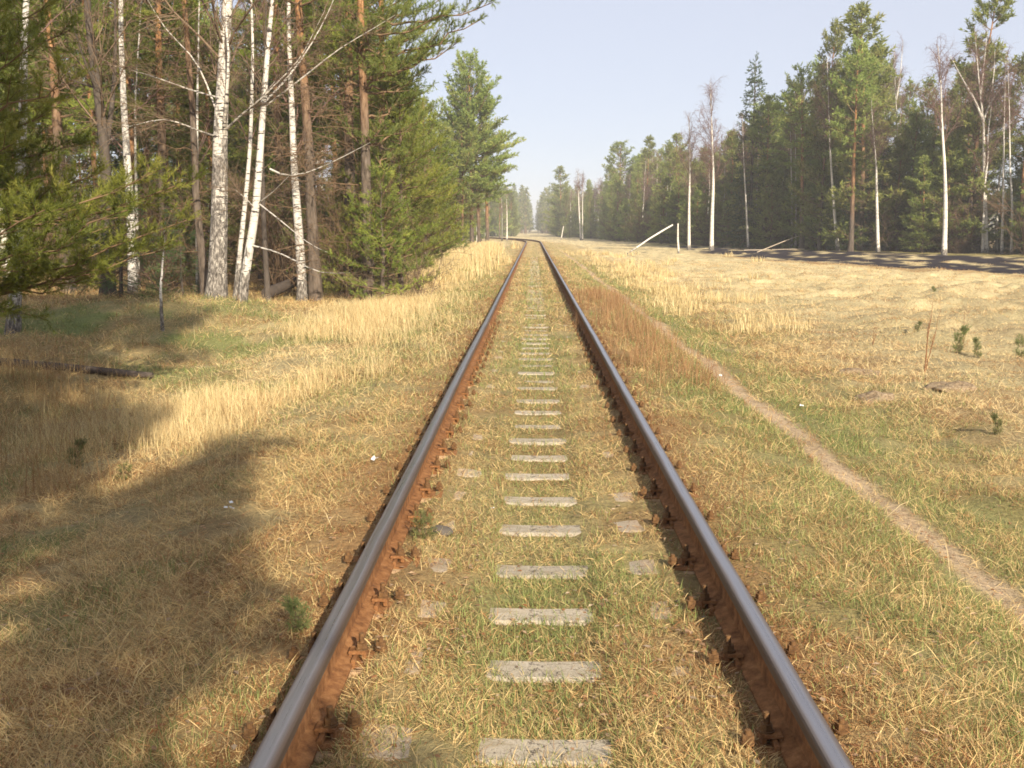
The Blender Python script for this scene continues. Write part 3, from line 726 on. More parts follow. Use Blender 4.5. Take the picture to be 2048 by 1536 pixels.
def limb_tree(seed, h, r0, first, nlimb, limb_len, up, twig_len, twig_n, fat=1.0, mats=None, trunk_mat=None, droop=.3, wob=.05, lean=(0, 0), P=None, rad=None, sides=8, extra=None):
    """bare broadleaf tree: trunk, ascending branches and fine hanging twigs"""
    g = np.random.default_rng(seed)
    if P is None: P = trunk_path(h, g, wob, 16, lean)
    if rad is None:
        rad = r0*(1-.93*np.clip(P[:, 2]/h, 0, 1)**.9); rad[0] *= 1.3
    T = MB(); T.tube(P, rad, sides, cap=False)
    SA, SB, R1, R2 = [], [], [], []
    def branch(p, d, L, r, depth):
        m = 6 if depth == 0 else 4; pts = [p]; dd = np.array(d)
        for q in range(m-1):
            dd = nrm(dd+g.normal(size=3)*.13+np.array([0, 0, (.07 if q < m*.6 else -droop*.5) if depth == 0 else -droop*.5]))
            pts.append(pts[-1]+dd*L/(m-1))
        pts = np.array(pts); rr = r*(1-.8*np.linspace(0, 1, m))
        SA.extend(pts[:-1]); SB.extend(pts[1:]); R1.extend(rr[:-1]); R2.extend(rr[1:])
        if depth < 2:
            for q in range(int(twig_n*(1 if depth == 0 else .45)*max(L, .4))):
                i0 = g.integers(0 if depth else 1, m-1); f_ = g.random(); a_ = pts[i0]*(1-f_)+pts[i0+1]*f_
                d_ = nrm(nrm(pts[i0+1]-pts[i0])*.8+g.normal(size=3)*.55)
                branch(a_, d_, (L*.38 if depth == 0 else twig_len)*g.uniform(.5, 1.1), max(r*.4, .0035*fat), depth+1)
    zs = np.sort(g.uniform(first, .97, nlimb))
    for q in zs:
        p = along(P, q*h) if P[-1, 2] >= h*.98 else P[int(q*(len(P)-1))]
        ph = g.random()*6.28; u_ = up*g.uniform(.75, 1.2)
        L = limb_len*(1-(q-first)/(1-first)*.72)*g.uniform(.6, 1.15)
        branch(np.array(p), (math.cos(ph)*math.cos(u_), math.sin(ph)*math.cos(u_), math.sin(u_)), L, max(.012*fat, r0*.22*(1-q*.6)), 0)
    C = MB(); C.segs(SA, SB, np.array(R1)*1.0, np.array(R2), 3, 0)
    if extra: extra(T)
    return T.mesh('trunk', [trunk_mat or M['bark_birch_far']]), C.mesh('branches', mats or [M['twig_birch']])

def bush(seed, h, n, mat, fat=1.0):
    g = np.random.default_rng(seed); SA, SB, R1, R2 = [], [], [], []
    def grow(p, d, L, r, k):
        m = 4; pts = [p]; dd = np.array(d)
        for q in range(m-1):
            dd = nrm(dd+g.normal(size=3)*.16); pts.append(pts[-1]+dd*L/(m-1))
        pts = np.array(pts); rr = r*(1-.7*np.linspace(0, 1, m))
        SA.extend(pts[:-1]); SB.extend(pts[1:]); R1.extend(rr[:-1]); R2.extend(rr[1:])
        if k < 3:
            for q in range(6 if k < 2 else 5):
                i0 = g.integers(0, m-1); a_ = pts[i0]+(pts[i0+1]-pts[i0])*g.random()
                grow(a_, nrm(dd+g.normal(size=3)*.55), L*g.uniform(.3, .6), max(r*.5, .003*fat), k+1)
    for k in range(n):
        ph = g.random()*6.28; sp = g.uniform(.05, .55)
        grow(np.array([g.normal()*.12, g.normal()*.12, -.05]), nrm((math.cos(ph)*sp, math.sin(ph)*sp, 1)), h*g.uniform(.5, 1), .012*fat*h**.5, 0)
    b = MB(); b.segs(SA, SB, R1, R2, 3); return b.mesh('stems', [mat])

def plant(name, parts, loc, rz, sc, label, cat, group=None, tilt=(0, 0)):
    r = empty(name, loc, rz, sc); r.rotation_euler = (tilt[0], tilt[1], rz)
    for nm, me in parts: link(nm, me, r)
    return tag(r, label, cat, group)

print('protos')
FAR = {'young': [], 'mature': [], 'spruce': [], 'birch': [], 'bush': []}
for k in range(4): FAR['young'].append(conifer(100+k, 11, .35, 2.1, .13, shape='young', dens=1.05))
for k in range(4): FAR['mature'].append(conifer(120+k, 15, 6.0+k*.5, 2.5, .17, shape='mature', dens=1.15))
for k in range(2): FAR['spruce'].append(conifer(140+k, 14, .3, 2.2, .15, kind='spruce', dens=.9, mats=[M['branch_pine'], M['spruce']]))
for k in range(5): FAR['birch'].append(limb_tree(160+k, 15, .12, .40, 34, 3.2, 1.05, .6, 9, fat=1.9, wob=.09, droop=.35))
for k in range(3): FAR['bush'].append([bush(180+k, 3.2, 11, M['twig_thicket'], 1.1)])
HT = {'young': 11., 'mature': 15., 'spruce': 14., 'birch': 15., 'bush': 3.}
LM = [(-200, 'left of the left edge birch'), (40, 'behind the left edge birch'), (120, 'left of the dark forked trunk'), (215, 'behind the dark forked trunk'), (250, 'behind the straight white birch'), (330, 'right of the straight white birch'),
      (405, 'behind the slim orange pine'), (440, 'behind the stout old birch'), (500, 'behind the white leaning birch'), (560, 'right of the white leaning birch'), (590, 'behind the pale birch'), (628, 'behind the stout pine'), (690, 'right of the stout pine'),
      (760, 'left of the bushy young pine'), (800, 'behind the bushy young pine'), (850, 'right of the bushy young pine'), (920, 'left of the standing apart pines'), (960, 'behind the standing apart pines'), (1005, 'behind the thin far white birches'), (1045, 'next to the far bend of the track'),
      (1085, 'at the far end of the clearing'), (1110, 'beyond the leaning post'), (1140, 'left of the far birch pair'), (1162, 'behind the far birch pair'), (1190, 'right of the far birch pair'), (1240, 'under the knobbly topped pine'), (1275, 'beyond the broken trunk low end'), (1310, 'beyond the broken birch trunk'),
      (1345, 'beyond the broken trunk top end'), (1378, 'behind the smaller lone birch'), (1423, 'behind the taller lone birch'), (1460, 'right of the taller lone birch'), (1495, 'under the spire shaped spruce'), (1530, 'right of the spire shaped spruce'), (1588, 'behind the thin twin birches'), (1625, 'left of the leaning grey birch'),
      (1665, 'behind the leaning grey birch'), (1703, 'behind the orange trunked pine'), (1730, 'left of the kinked birch'), (1756, 'behind the kinked birch'), (1790, 'beside the narrow V birch'), (1835, 'right of the narrow V birch'), (1888, 'behind the straight edge birch'), (1930, 'left of the forked birch'),
      (1970, 'behind the big forked birch'), (2010, 'behind the slim close set birches'), (2055, 'at the right edge of the photo'), (2200, 'outside the right edge of the photo')]
_used = {}
def where(x, y, nm):
    px = 1066+(x-CAM.x)/y*F; w = min(LM, key=lambda l: abs(l[0]-px))[1]
    k = (nm, w); _used[k] = _used.get(k, 0)+1; i = _used[k]-1
    ad = ['', 'another ', 'a further ', 'one more ', 'a deeper ', 'a half hidden ', 'a mostly hidden ', 'a barely seen '][min(i, 7)]
    dp = 'front row ' if False else ''
    return ad+nm+' '+w, i
def far_tree(kind, x, y, h, label, group, var=None, wide=1.0):
    if label is None:
        nm = {'young': ('tall dense' if h > 10 else 'low bushy' if h < 6.5 else 'bushy')+' green pine', 'mature': ('tall' if h > 12 else 'smaller')+' pine with a high crown', 'spruce': ('tall' if h > 11 else 'short')+' dark spruce', 'birch': ('tall' if h > 12 else 'short')+' bare birch', 'bush': ('tall' if h > 3.6 else 'low' if h < 2.6 else 'middling')+' bare brown bush'}[kind]
        label, dup = where(x, y, nm)
    var = R.integers(len(FAR[kind])) if var is None else var
    s = h/HT[kind]; loc = (x, y, h1(x, y)-.05)
    nm = {'young': 'young_pine_tree', 'mature': 'pine_tree', 'spruce': 'spruce_tree', 'birch': 'birch_tree', 'bush': 'bare_bush'}[kind]
    cat = {'young': 'pine tree', 'mature': 'pine tree', 'spruce': 'spruce tree', 'birch': 'birch tree', 'bush': 'bush'}[kind]
    parts = list(zip(('trunk', 'crown') if kind not in ('birch', 'bush') else (('trunk', 'branches') if kind == 'birch' else ('stems',)), FAR[kind][var]))
    ws = s*wide if kind != 'birch' else s*wide
    if kind in ('young',): ws = (s*.55+.45)*wide
    return plant(nm, parts, loc, R.random()*6.28, (ws, ws, s), label, cat, group)

# skyline of the forest on the right in the photograph
SKX = [1070, 1085, 1120, 1145, 1180, 1200, 1240, 1290, 1350, 1400, 1450, 1480, 1530, 1570, 1600, 1640, 1680, 1720, 1760, 1800, 1850, 1900, 1935, 1975, 2048, 2300]
SKY = [430, 385, 345, 365, 355, 345, 298, 295, 280, 285, 262, 255, 195, 190, 160, 120, 115, 75, 150, 165, 165, 135, 80, 150, 165, 150]
def sky_h(x, y):
    px = 1066+(x-CAM.x)/y*F; return px, (457-np.interp(px, SKX, SKY))/F*y+CAM.z

def fmt_forest():
    g = np.random.default_rng(77); placed = []
    def ok(x, y, d):
        for (a, b) in placed:
            if (a-x)**2+(b-y)**2 < d*d: return False
        placed.append((x, y)); return True
    # rows of the right forest: the front row follows the edge of the clearing
    for row, (off, n, d) in enumerate([(0.9, 84, 1.7), (3.2, 66, 2.0), (6.5, 62, 2.3), (11, 52, 2.8), (17, 30, 3.2)]):
        cnt = 0; tr = 0
        while cnt < n and tr < 4000:
            tr += 1
            y = 50*math.exp(g.uniform(0, math.log(300/50))**(1.0 if row < 2 else 1.0)) if row < 2 else 50*math.exp(g.uniform(0, 1)**1.5*math.log(240/50)); x = float(forest_edge(y))+off+g.normal()*.7
            px, hs = sky_h(x, y)
            if px > 2260 or not ok(x, y, d*(1 if y < 120 else 1.5)): continue
            h = hs*g.uniform(.74, .98)-h1(x, y)
            if row == 0: h *= g.uniform(.45, .9)
            elif row == 1: h *= g.uniform(.7, 1)
            h = max(3.5, min(h, 19))
            r_ = g.random(); zone = 'nearer' if y < 95 else 'farther'
            bb = .32 if px > 1750 else .15
            if r_ < bb: kind = 'birch'; h = max(h, min(hs*g.uniform(.72, .95), 18))
            elif r_ < bb+.10: kind = 'spruce'
            elif row == 0: kind = 'young'
            else: kind = 'mature' if g.random() < (.5 if h > 11 else .1) else 'young'
            nm = {'young': 'bushy green pine', 'mature': 'tall pine with a high crown', 'spruce': 'dark narrow spruce', 'birch': 'bare birch'}[kind]
            lab = nm + (' in the dense forest behind the burnt strip' if y < 95 else ' in the forest receding along the clearing')
            far_tree(kind, x, y, h, None, {'young': 'bushy green pines', 'mature': 'high crowned pines', 'spruce': 'dark spruces', 'birch': 'bare birches'}[kind]+' of the right forest', wide=g.uniform(.9, 1.2))
            cnt += 1
    # hero trees of the right forest, each found at its own place in the photograph
fmt_forest()
g_ = np.random.default_rng(78)
for k in range(34):
    y = g_.uniform(60, 100); x = float(forest_edge(y))+g_.uniform(3, 13); px, hs = sky_h(x, y)
    if 1640 < px < 2150: far_tree('young' if g_.random() < .75 else 'spruce', x, y, hs*g_.uniform(.35, .8), None, 'bushy green pines of the right forest', wide=1.15)
for k in range(46):
    y = 55*math.exp(g_.uniform(0, 1.1)); x = float(forest_edge(y))+g_.uniform(-.6, 2.5)
    far_tree('bush', x, y, g_.uniform(1.6, 5.5), None, 'bare bushes at the edge of the right forest')
for px, ytop, Y, kind, lab, wide in [
    (1500, 132, 92, 'spruce', 'spire shaped bluish spruce standing taller than its neighbours behind the bare birch pair', 1.0),
    (1530, 205, 90, 'mature', 'round crowned pine just right of the spire shaped spruce', 1.1),
    (1640, 72, 82, 'young', 'slender pine top left of the highest pine on the right skyline', .9),
    (1722, 45, 78, 'young', 'broad pine that makes the highest green peak on the right skyline', 1.45),
    (1690, 110, 80, 'mature', 'pine between the two high peaks of the right skyline', 1.1),
    (1605, 150, 84, 'mature', 'full pine at the left shoulder of the high skyline group', 1.2),
    (1933, 12, 72, 'young', 'dark pointed pine behind the big forked birch at the right', 1.25),
    (2040, 130, 70, 'mature', 'dark pine at the right edge of the photo', 1.1),
    (1240, 292, 172, 'mature', 'pine with a knobbly top standing above the receding right forest', 1.3),
    (1290, 286, 150, 'young', 'pointed pine above the middle of the receding right forest', 1.2),
    (1120, 340, 240, 'young', 'dense rounded pine near the far end of the right forest', 1.7),
    (1350, 276, 118, 'mature', 'pine top just left of the smaller lone birch', 1.1)]:
    p = at(px, 457, Y); h = (457-ytop)/F*Y+CAM.z-h1(p.x, Y)
    far_tree(kind, p.x, Y, h, lab, None, wide=wide)

# bare birches picked out in the photograph on the right: trunk followed through pixel points
def pixel_birch(pts, Y, w_px, label, seed, limbs=18, L=2.6, first=.4, up=1.0, forks=(), twn=6, sp=.6, fat=2.2, bark='bark_birch_far', name='birch_tree', cat='birch tree', tw=None, twl=.5, group=None, brmat=None, sides=8):
    g = np.random.default_rng(seed)
    W = [at(px, py, Y) for px, py in pts]
    base = Vector((W[0].x, Y, h1(W[0].x, Y)-.08)); W[0] = base.copy() if W[0].z < base.z+.6 else W[0]
    if W[0] != base: W = [base]+W
    P = np.array([tuple(w-base) for w in W]); m = len(P)
    tt = np.linspace(0, 1, 16); cum = np.concatenate([[0], np.cumsum(np.linalg.norm(np.diff(P, axis=0), axis=1))]); cum /= cum[-1]
    Q = np.stack([np.interp(tt, cum, P[:, k]) for k in range(3)], 1)
    Q[1:-1] = .25*Q[:-2]+.5*Q[1:-1]+.25*Q[2:]
    Q[:, 1] += np.cumsum(g.normal(0, .03, 16))*(Q[:, 2]/Q[-1, 2])
    r0 = w_px/F*Y/2; Lt = Q[-1, 2]
    rad = r0*(1-(.94 if Y > 50 else .8)*tt**.9); rad[0] *= 1.25
    def ex(T):
        for fk in forks:
            W2 = np.array([tuple(at(a, b_, Y+dy)-base) for a, b_, dy in fk[1:]])
            n2 = 9; c2 = np.concatenate([[0], np.cumsum(np.linalg.norm(np.diff(W2, axis=0), axis=1))]); c2 /= c2[-1]
            q2 = np.stack([np.interp(np.linspace(0, 1, n2), c2, W2[:, k]) for k in range(3)], 1); q2[1:-1] = .25*q2[:-2]+.5*q2[1:-1]+.25*q2[2:]
            rr = fk[0]/F*Y/2*(.66 if Y < 50 else .8)
            T.tube(q2, rr*(1-.88*np.linspace(0, 1, n2)), 7 if sides > 8 else 5, cap=False); fpaths.append((q2, rr))
    fpaths = []
    if forks: ex(MB())
    me = limb_tree(seed, Lt, r0, first, limbs, L, up, twl, twn, fat=fat, mats=[brmat or M['twig_birch']], trunk_mat=M[bark], P=Q, rad=rad, extra=(lambda T: ex(T)) if forks else None, sides=sides)
    parts = [('trunk', me[0]), ('branches', me[1])]
    o = plant(name, parts, base, 0, 1, label, cat, group)
    if forks:                                       # twigs of the forked limbs
        b = MB(); SA, SB, R1, R2 = [], [], [], []
        for q2, rr in fpaths:
            for k in range(max(1, int(14*sp))):
                i0 = g.integers(2, 8); a_ = q2[i0]+(q2[i0+1]-q2[i0])*g.random() if i0 < 8 else q2[8]
                d_ = nrm(nrm(q2[min(i0+1, 8)]-q2[i0-1])+g.normal(size=3)*.5); l_ = L*.35*g.uniform(.5, 1.2); p_ = a_
                for s_ in range(3):
                    e_ = p_+d_*l_/3; SA.append(p_); SB.append(e_); R1.append(.005*fat*(1-s_*.25)); R2.append(.004*fat*(1-s_*.25))
                    for w_ in range(4):
                        t2 = p_+(e_-p_)*g.random(); SA.append(t2); SB.append(t2+nrm(d_+g.normal(size=3)*.7)*twl*g.uniform(.4, 1)); R1.append(.0028*fat); R2.append(.0015*fat)
                    p_ = e_; d_ = nrm(d_+g.normal(size=3)*.2-np.array([0, 0, .1]))
        b.segs(SA, SB, R1, R2, 3); link('limb_twigs', b.mesh('limb_twigs', [brmat or M['twig_birch']]), o)
    return o
rb = [
 ([(1423, 502), (1424, 440), (1427, 360), (1423, 260), (1420, 165)], 84, 9, 'taller lone birch with a bright white trunk in front of the right forest', 22, 3.0, .30, []),
 ([(1378, 500), (1378, 400), (1380, 330), (1376, 230)], 86, 7, 'smaller lone birch left of the tall white one', 16, 2.4, .36, []),
 ([(1888, 513), (1891, 430), (1890, 350), (1885, 250), (1882, 160), (1876, 90)], 68, 11, 'straight white birch at the edge of the burnt strip left of the forked birch', 20, 3.0, .42, []),
 ([(1756, 510), (1754, 420), (1752, 330), (1745, 260), (1742, 200)], 74, 8, 'white birch with a kinked trunk at mid right forest edge', 16, 2.2, .45, []),
 ([(1676, 505), (1668, 420), (1660, 300), (1656, 170), (1654, 110)], 78, 7, 'grey white birch leaning a little beside the orange pine trunk', 16, 2.6, .42, []),
 ([(1972, 500), (1971, 420), (1968, 330), (1968, 245), (1960, 185), (1950, 60)], 70, 10, 'big birch whose trunk forks wide near the top at the right', 16, 2.4, .62,
   [(7, (1966, 240, 0), (1950, 200, 0), (1920, 150, 1), (1900, 110, 1.5)), (6, (1966, 245, 0), (1980, 205, .3), (2010, 165, -.5), (2028, 145, -1)), (5, (1962, 190, 0), (1968, 130, .5), (1975, 60, 1)), (5, (1978, 205, .3), (1988, 150, .5), (1990, 95, .5))]),
 ([(2004, 500), (2006, 400), (2007, 300), (2008, 200), (2012, 100)], 69, 6, 'left one of the slim close set birches at the right edge', 14, 2.0, .5, []),
 ([(2024, 498), (2025, 420), (2020, 330), (2018, 230), (2016, 120)], 68.5, 6, 'right one of the slim close set birches at the right edge', 14, 2.0, .5, []),
 ([(1794, 506), (1796, 260), (1791, 180), (1788, 90)], 84, 6, 'birch forking into a narrow V above the pines at right', 12, 2.2, .6, [(4, (1793, 200, 0), (1801, 150, .5), (1806, 80, 1))]),
 ([(1584, 470), (1583, 380), (1580, 260), (1577, 190)], 88, 4.5, 'left one of the thin twin birches among the pines', 12, 1.6, .5, []),
 ([(1592, 470), (1592, 370), (1591, 255), (1590, 180)], 87, 4.5, 'right one of the thin twin birches among the pines', 12, 1.6, .5, []),
 ([(1497, 490), (1492, 400), (1488, 330), (1485, 230)], 88, 5, 'thin crooked birch right of the lone birch pair', 12, 1.8, .45, []),
 ([(1162, 478), (1158, 420), (1156, 340)], 170, 4, 'left birch of the pair at the far forest edge', 12, 1.8, .5, []),
 ([(1165, 477), (1165, 420), (1166, 345)], 172, 3, 'right birch of the pair at the far forest edge', 10, 1.8, .5, []),
]
for k, (pts, Y, w_, lab, nl, L, first, fk) in enumerate(rb):
    pixel_birch(pts, Y, w_, lab, 300+k, int(nl*2.0), L*1.15, min(.62, first+.1), 1.12, fk, twn=10, fat=1.35 if Y < 100 else 2.6, twl=.6)
# pine with the orange trunk at the edge of the right forest
p = at(1703, 457, 75)
tr, cr = conifer(401, 14.5, 7.0, 2.2, .19, shape='mature', dens=1.1, dead=20)
plant('pine_tree', [('trunk', tr), ('crown', cr)], (p.x, 75, h1(p.x, 75)-.05), 1.0, 1, 'pine with a bare orange lower trunk at the edge of the burnt strip', 'pine tree')

print('left')
# ------------------------------------------------------------------ left forest
NEAR_P = [conifer(500+k, 13.5, 4.2+1.0*k, 2.5, .19, near=True, shape='mature', dens=.8, dead=55, mats=[M['branch_pine'], M['pine_near']]) for k in range(2)]
NEAR_Y = [conifer(520+k, 6.5, .35, 1.9, .09, near=True, shape='young', dens=.85, mats=[M['branch_pine'], M['pine_near']]) for k in range(2)]
# young bushy pine by the track, the group's green edge
def near_tree(parts, px, Y, sc, label, name, cat, rz=None, tilt=(0, 0), names=('trunk', 'crown'), group=None, dx=0):
    p = at(px, 457, Y); return plant(name, list(zip(names, parts)), (p.x+dx, Y, h1(p.x+dx, Y)-.05), R.random()*6.28 if rz is None else rz, sc, label, cat, group, tilt)
near_tree(NEAR_Y[0], 800, 29, (1.0, 1.0, .95), 'bushy young pine green down to the grass at the edge of the left wood', 'young_pine_tree', 'pine tree')
near_tree(NEAR_Y[1], 720, 31, (.95, .95, .75), 'low young pine behind the sagging boughs left of the bare bush', 'young_pine_tree', 'pine tree')
NEAR_L = conifer(534, 3.6, .3, 1.7, .06, near=True, shape='young', dens=.62, mats=[M['branch_pine'], M['pine_near']])
near_tree(NEAR_L, 762, 26.2, (1.0, 1.0, .9), 'broad low pine whose boughs sag to the grass at the corner of the left wood', 'young_pine_tree', 'pine tree', rz=2.0)
near_tree(NEAR_L, 690, 27.6, (.8, .8, .8), 'squat green pine left of the broad low pine', 'young_pine_tree', 'pine tree', rz=.7)
near_tree(NEAR_Y[0], 850, 38, (1.0, 1.0, 1.0), 'young pine half hidden behind the bushy pine', 'young_pine_tree', 'pine tree')
near_tree(NEAR_Y[1], 770, 36, (1.25, 1.25, 1.35), 'middle sized green pine right of the orange pine trunk', 'young_pine_tree', 'pine tree')
near_tree(NEAR_P[0], 765, 33, (1.0, 1.0, 1.0), 'tall pine at the outer edge of the left wood whose crown leaves the frame', 'pine_tree', 'pine tree', rz=.4)
near_tree(NEAR_P[1], 700, 30, (1.0, 1.0, 1.02), 'tall pine with many dead brown twigs behind the pale arching branches', 'pine_tree', 'pine tree', rz=2.2)
near_tree(NEAR_P[0], 560, 34, (1, 1, 1.05), 'tall pine behind the leaning white birch', 'pine_tree', 'pine tree', rz=1.2)
near_tree(NEAR_P[1], 330, 33, (1, 1, 1.0), 'tall pine in the second row between the straight birch and the slim orange pine', 'pine_tree', 'pine tree', rz=3.6)
near_tree(NEAR_P[0], 130, 30, (1, 1, 1.0), 'tall pine in the second row left of the dark forked trunk', 'pine_tree', 'pine tree', rz=5.0)
# slim orange pine and the stout one
def pixel_pine(px, Y, w_px, h, cb, seed, label, lean=0, rz=0, width=2.2, dead=40):
    p = at(px, 457, Y); tr, cr = conifer(seed, h, cb, width, w_px/F*Y/2, near=True, shape='mature', dens=.7, dead=dead, mats=[M['branch_pine'], M['pine_near']])
    return plant('pine_tree', [('trunk', tr), ('crown', cr)], (p.x, Y, h1(p.x, Y)-.05), rz, 1, label, 'pine tree', None, (0, lean))
pixel_pine(406, 22.5, 17, 13, 6.5, 541, 'slim pine with an orange trunk just left of the big rough birch', .008, dead=25)
pixel_pine(628, 27, 25, 14.5, 6.0, 542, 'stout pine, grey brown below and orange above, right of the pale birch trunk', 0, dead=70, width=3.0)

# birches and dark trunks followed through the photograph
pixel_birch([(25, 672), (33, 560), (36, 440), (44, 250), (47, 120), (50, -60), (52, -300)], 16.5, 27, 'birch with a dark cracked foot at the left edge of the photo', 601, 12, 2.6, .45, 1.0, fat=1.1, bark='bark_birch', twn=5, sides=12)
pixel_birch([(265, 600), (264, 480), (256, 340), (245, 180), (241, 60), (238, -120), (236, -300)], 24, 20, 'straight white birch behind the small dark spruce', 602, 16, 3.0, .35, .9, fat=1.2, bark='bark_birch', twn=6, sides=12)
pixel_birch([(432, 600), (436, 520), (440, 400), (440, 280), (449, 150), (455, 40), (462, -120), (466, -380)], 20.5, 40, 'stout old birch with rough blackish lower bark', 603, 16, 3.2, .42, .75,
    [(14, (447, 285, 0), (452, 200, -.5), (462, 120, -.6), (449, 60, -.4), (455, 0, 0), (462, -80, 0)), (10, (450, 262, 0), (480, 232, -.4), (520, 200, -.8), (560, 150, -1)), (7, (440, 240, 0), (395, 120, .6), (330, 60, 1.0), (290, -10, 1.2)),
     (7, (436, 275, 0), (400, 262, -.5), (330, 235, -1.), (250, 255, -1.4)), (6, (436, 195, 0), (380, 180, .4), (300, 150, .8), (220, 130, 1.4)), (5, (520, 200, -.8), (600, 120, -1.2), (650, 20, -1.5))],
    fat=1.3, bark='bark_birch_old', twn=6, sides=14, brmat=M['twig_brown'])
pixel_birch([(470, 590), (483, 470), (497, 340), (504, 200), (506, 100), (501, 0), (500, -200)], 20.8, 12, 'thin crooked birch between the stout old birch and the white leaning one', 604, 10, 2.2, .4, .9, fat=1.0, bark='bark_birch', twn=5)
pixel_birch([(482, 592), (494, 520), (512, 430), (519, 330), (527, 220), (535, 110), (546, 0), (560, -200)], 20.0, 20, 'bright white leaning birch with two long arching branches', 605, 12, 2.0, .5, .8,
    [(7, (528, 205, 0), (570, 165, .3), (620, 95, .4), (660, 20, .5), (690, -60, .5)), (6.5, (532, 212, 0), (600, 160, -.5), (680, 95, -.8), (740, 62, -1.0), (790, 30, -1.1)), (6, (540, 338, -.4), (570, 356, -.6), (620, 345, -.8), (690, 312, -1.0), (740, 285, -1.1)),
     (5, (513, 420, 0), (490, 395, -.3), (470, 380, -.4)), (5, (515, 405, 0), (560, 440, -.5), (620, 490, -.9), (655, 505, -1.1)), (6, (500, 490, 0), (560, 505, -.6), (640, 548, -1.1), (700, 545, -1.4)), (5, (515, 408, 0), (545, 385, -.5), (580, 350, -.9))],
    fat=.9, bark='bark_birch', twn=3, sides=14, sp=.3, brmat=M['twig_brown'])
pixel_birch([(604, 560), (598, 470), (588, 350), (583, 230), (578, 120), (575, 0), (572, -150)], 27, 21, 'pale barked birch left of the stout pine', 606, 16, 3.0, .38, .9, fat=1.2, bark='bark_birch', twn=6, sides=10)
pixel_birch([(216, 610), (218, 500), (213, 380), (207, 260), (190, 150), (178, 60), (172, -80), (168, -260)], 21.5, 30, 'thick dark trunk forking into upright stems behind the small spruce', 607, 14, 3.0, .4, .9,
    [(18, (212, 300, 0), (226, 200, .5), (232, 100, .8), (230, 0, 1), (228, -120, 1.2)), (10, (198, 190, 0), (160, 100, -.5), (140, 20, -.8), (135, -60, -1)), (7, (200, 180, 0), (160, 165, .3), (115, 150, .6))],
    fat=1.3, bark='bark_dark', name='dark_tree', cat='tree', twn=6, sides=12, brmat=M['twig_brown'])
pixel_birch([(324, 640), (322, 600), (319, 540), (322, 470)], 17, 9, 'little birch sapling with a white foot in front of the small spruce', 608, 9, .9, .4, .8, fat=.8, bark='bark_birch', twn=6, name='birch_sapling')
pixel_birch([(536, 590), (530, 500), (526, 430), (524, 300), (530, 150), (534, 0)], 25, 13, 'dark narrow trunk behind the leaning white birch', 609, 12, 2.2, .3, .8, fat=1.2, bark='bark_dark', name='dark_tree', cat='tree', twn=6, brmat=M['twig_brown'])
pixel_birch([(394, 560), (393, 300), (395, 160), (398, 80), (400, -60)], 31, 9, 'distant thin white birch left of the slim orange pine', 610, 10, 2, .4, .9, fat=1.3, bark='bark_birch', twn=5)
pixel_birch([(275, 520), (268, 200), (275, 60), (282, -60)], 33, 8, 'thin pale birch just right of the straight white birch', 611, 10, 2, .35, .9, fat=1.3, bark='bark_birch', twn=5)

# spruces and saplings
SPR = conifer(560, 2.3, .10, .95, .035, near=True, kind='spruce', dens=1.5, mats=[M['twig_brown'], M['spruce']])
near_tree(SPR, 235, 19.5, (1.15, 1.15, 1.0), 'small dark spruce spreading over the mound at the left', 'small_spruce', 'spruce tree')
near_tree(SPR, 360, 26, (1.0, 1.0, 1.1), 'small spruce in shade behind the slim orange pine', 'small_spruce', 'spruce tree')
near_tree(SPR, 660, 33, (.9, .9, 1.0), 'small dark spruce under the stout pine', 'small_spruce', 'spruce tree')

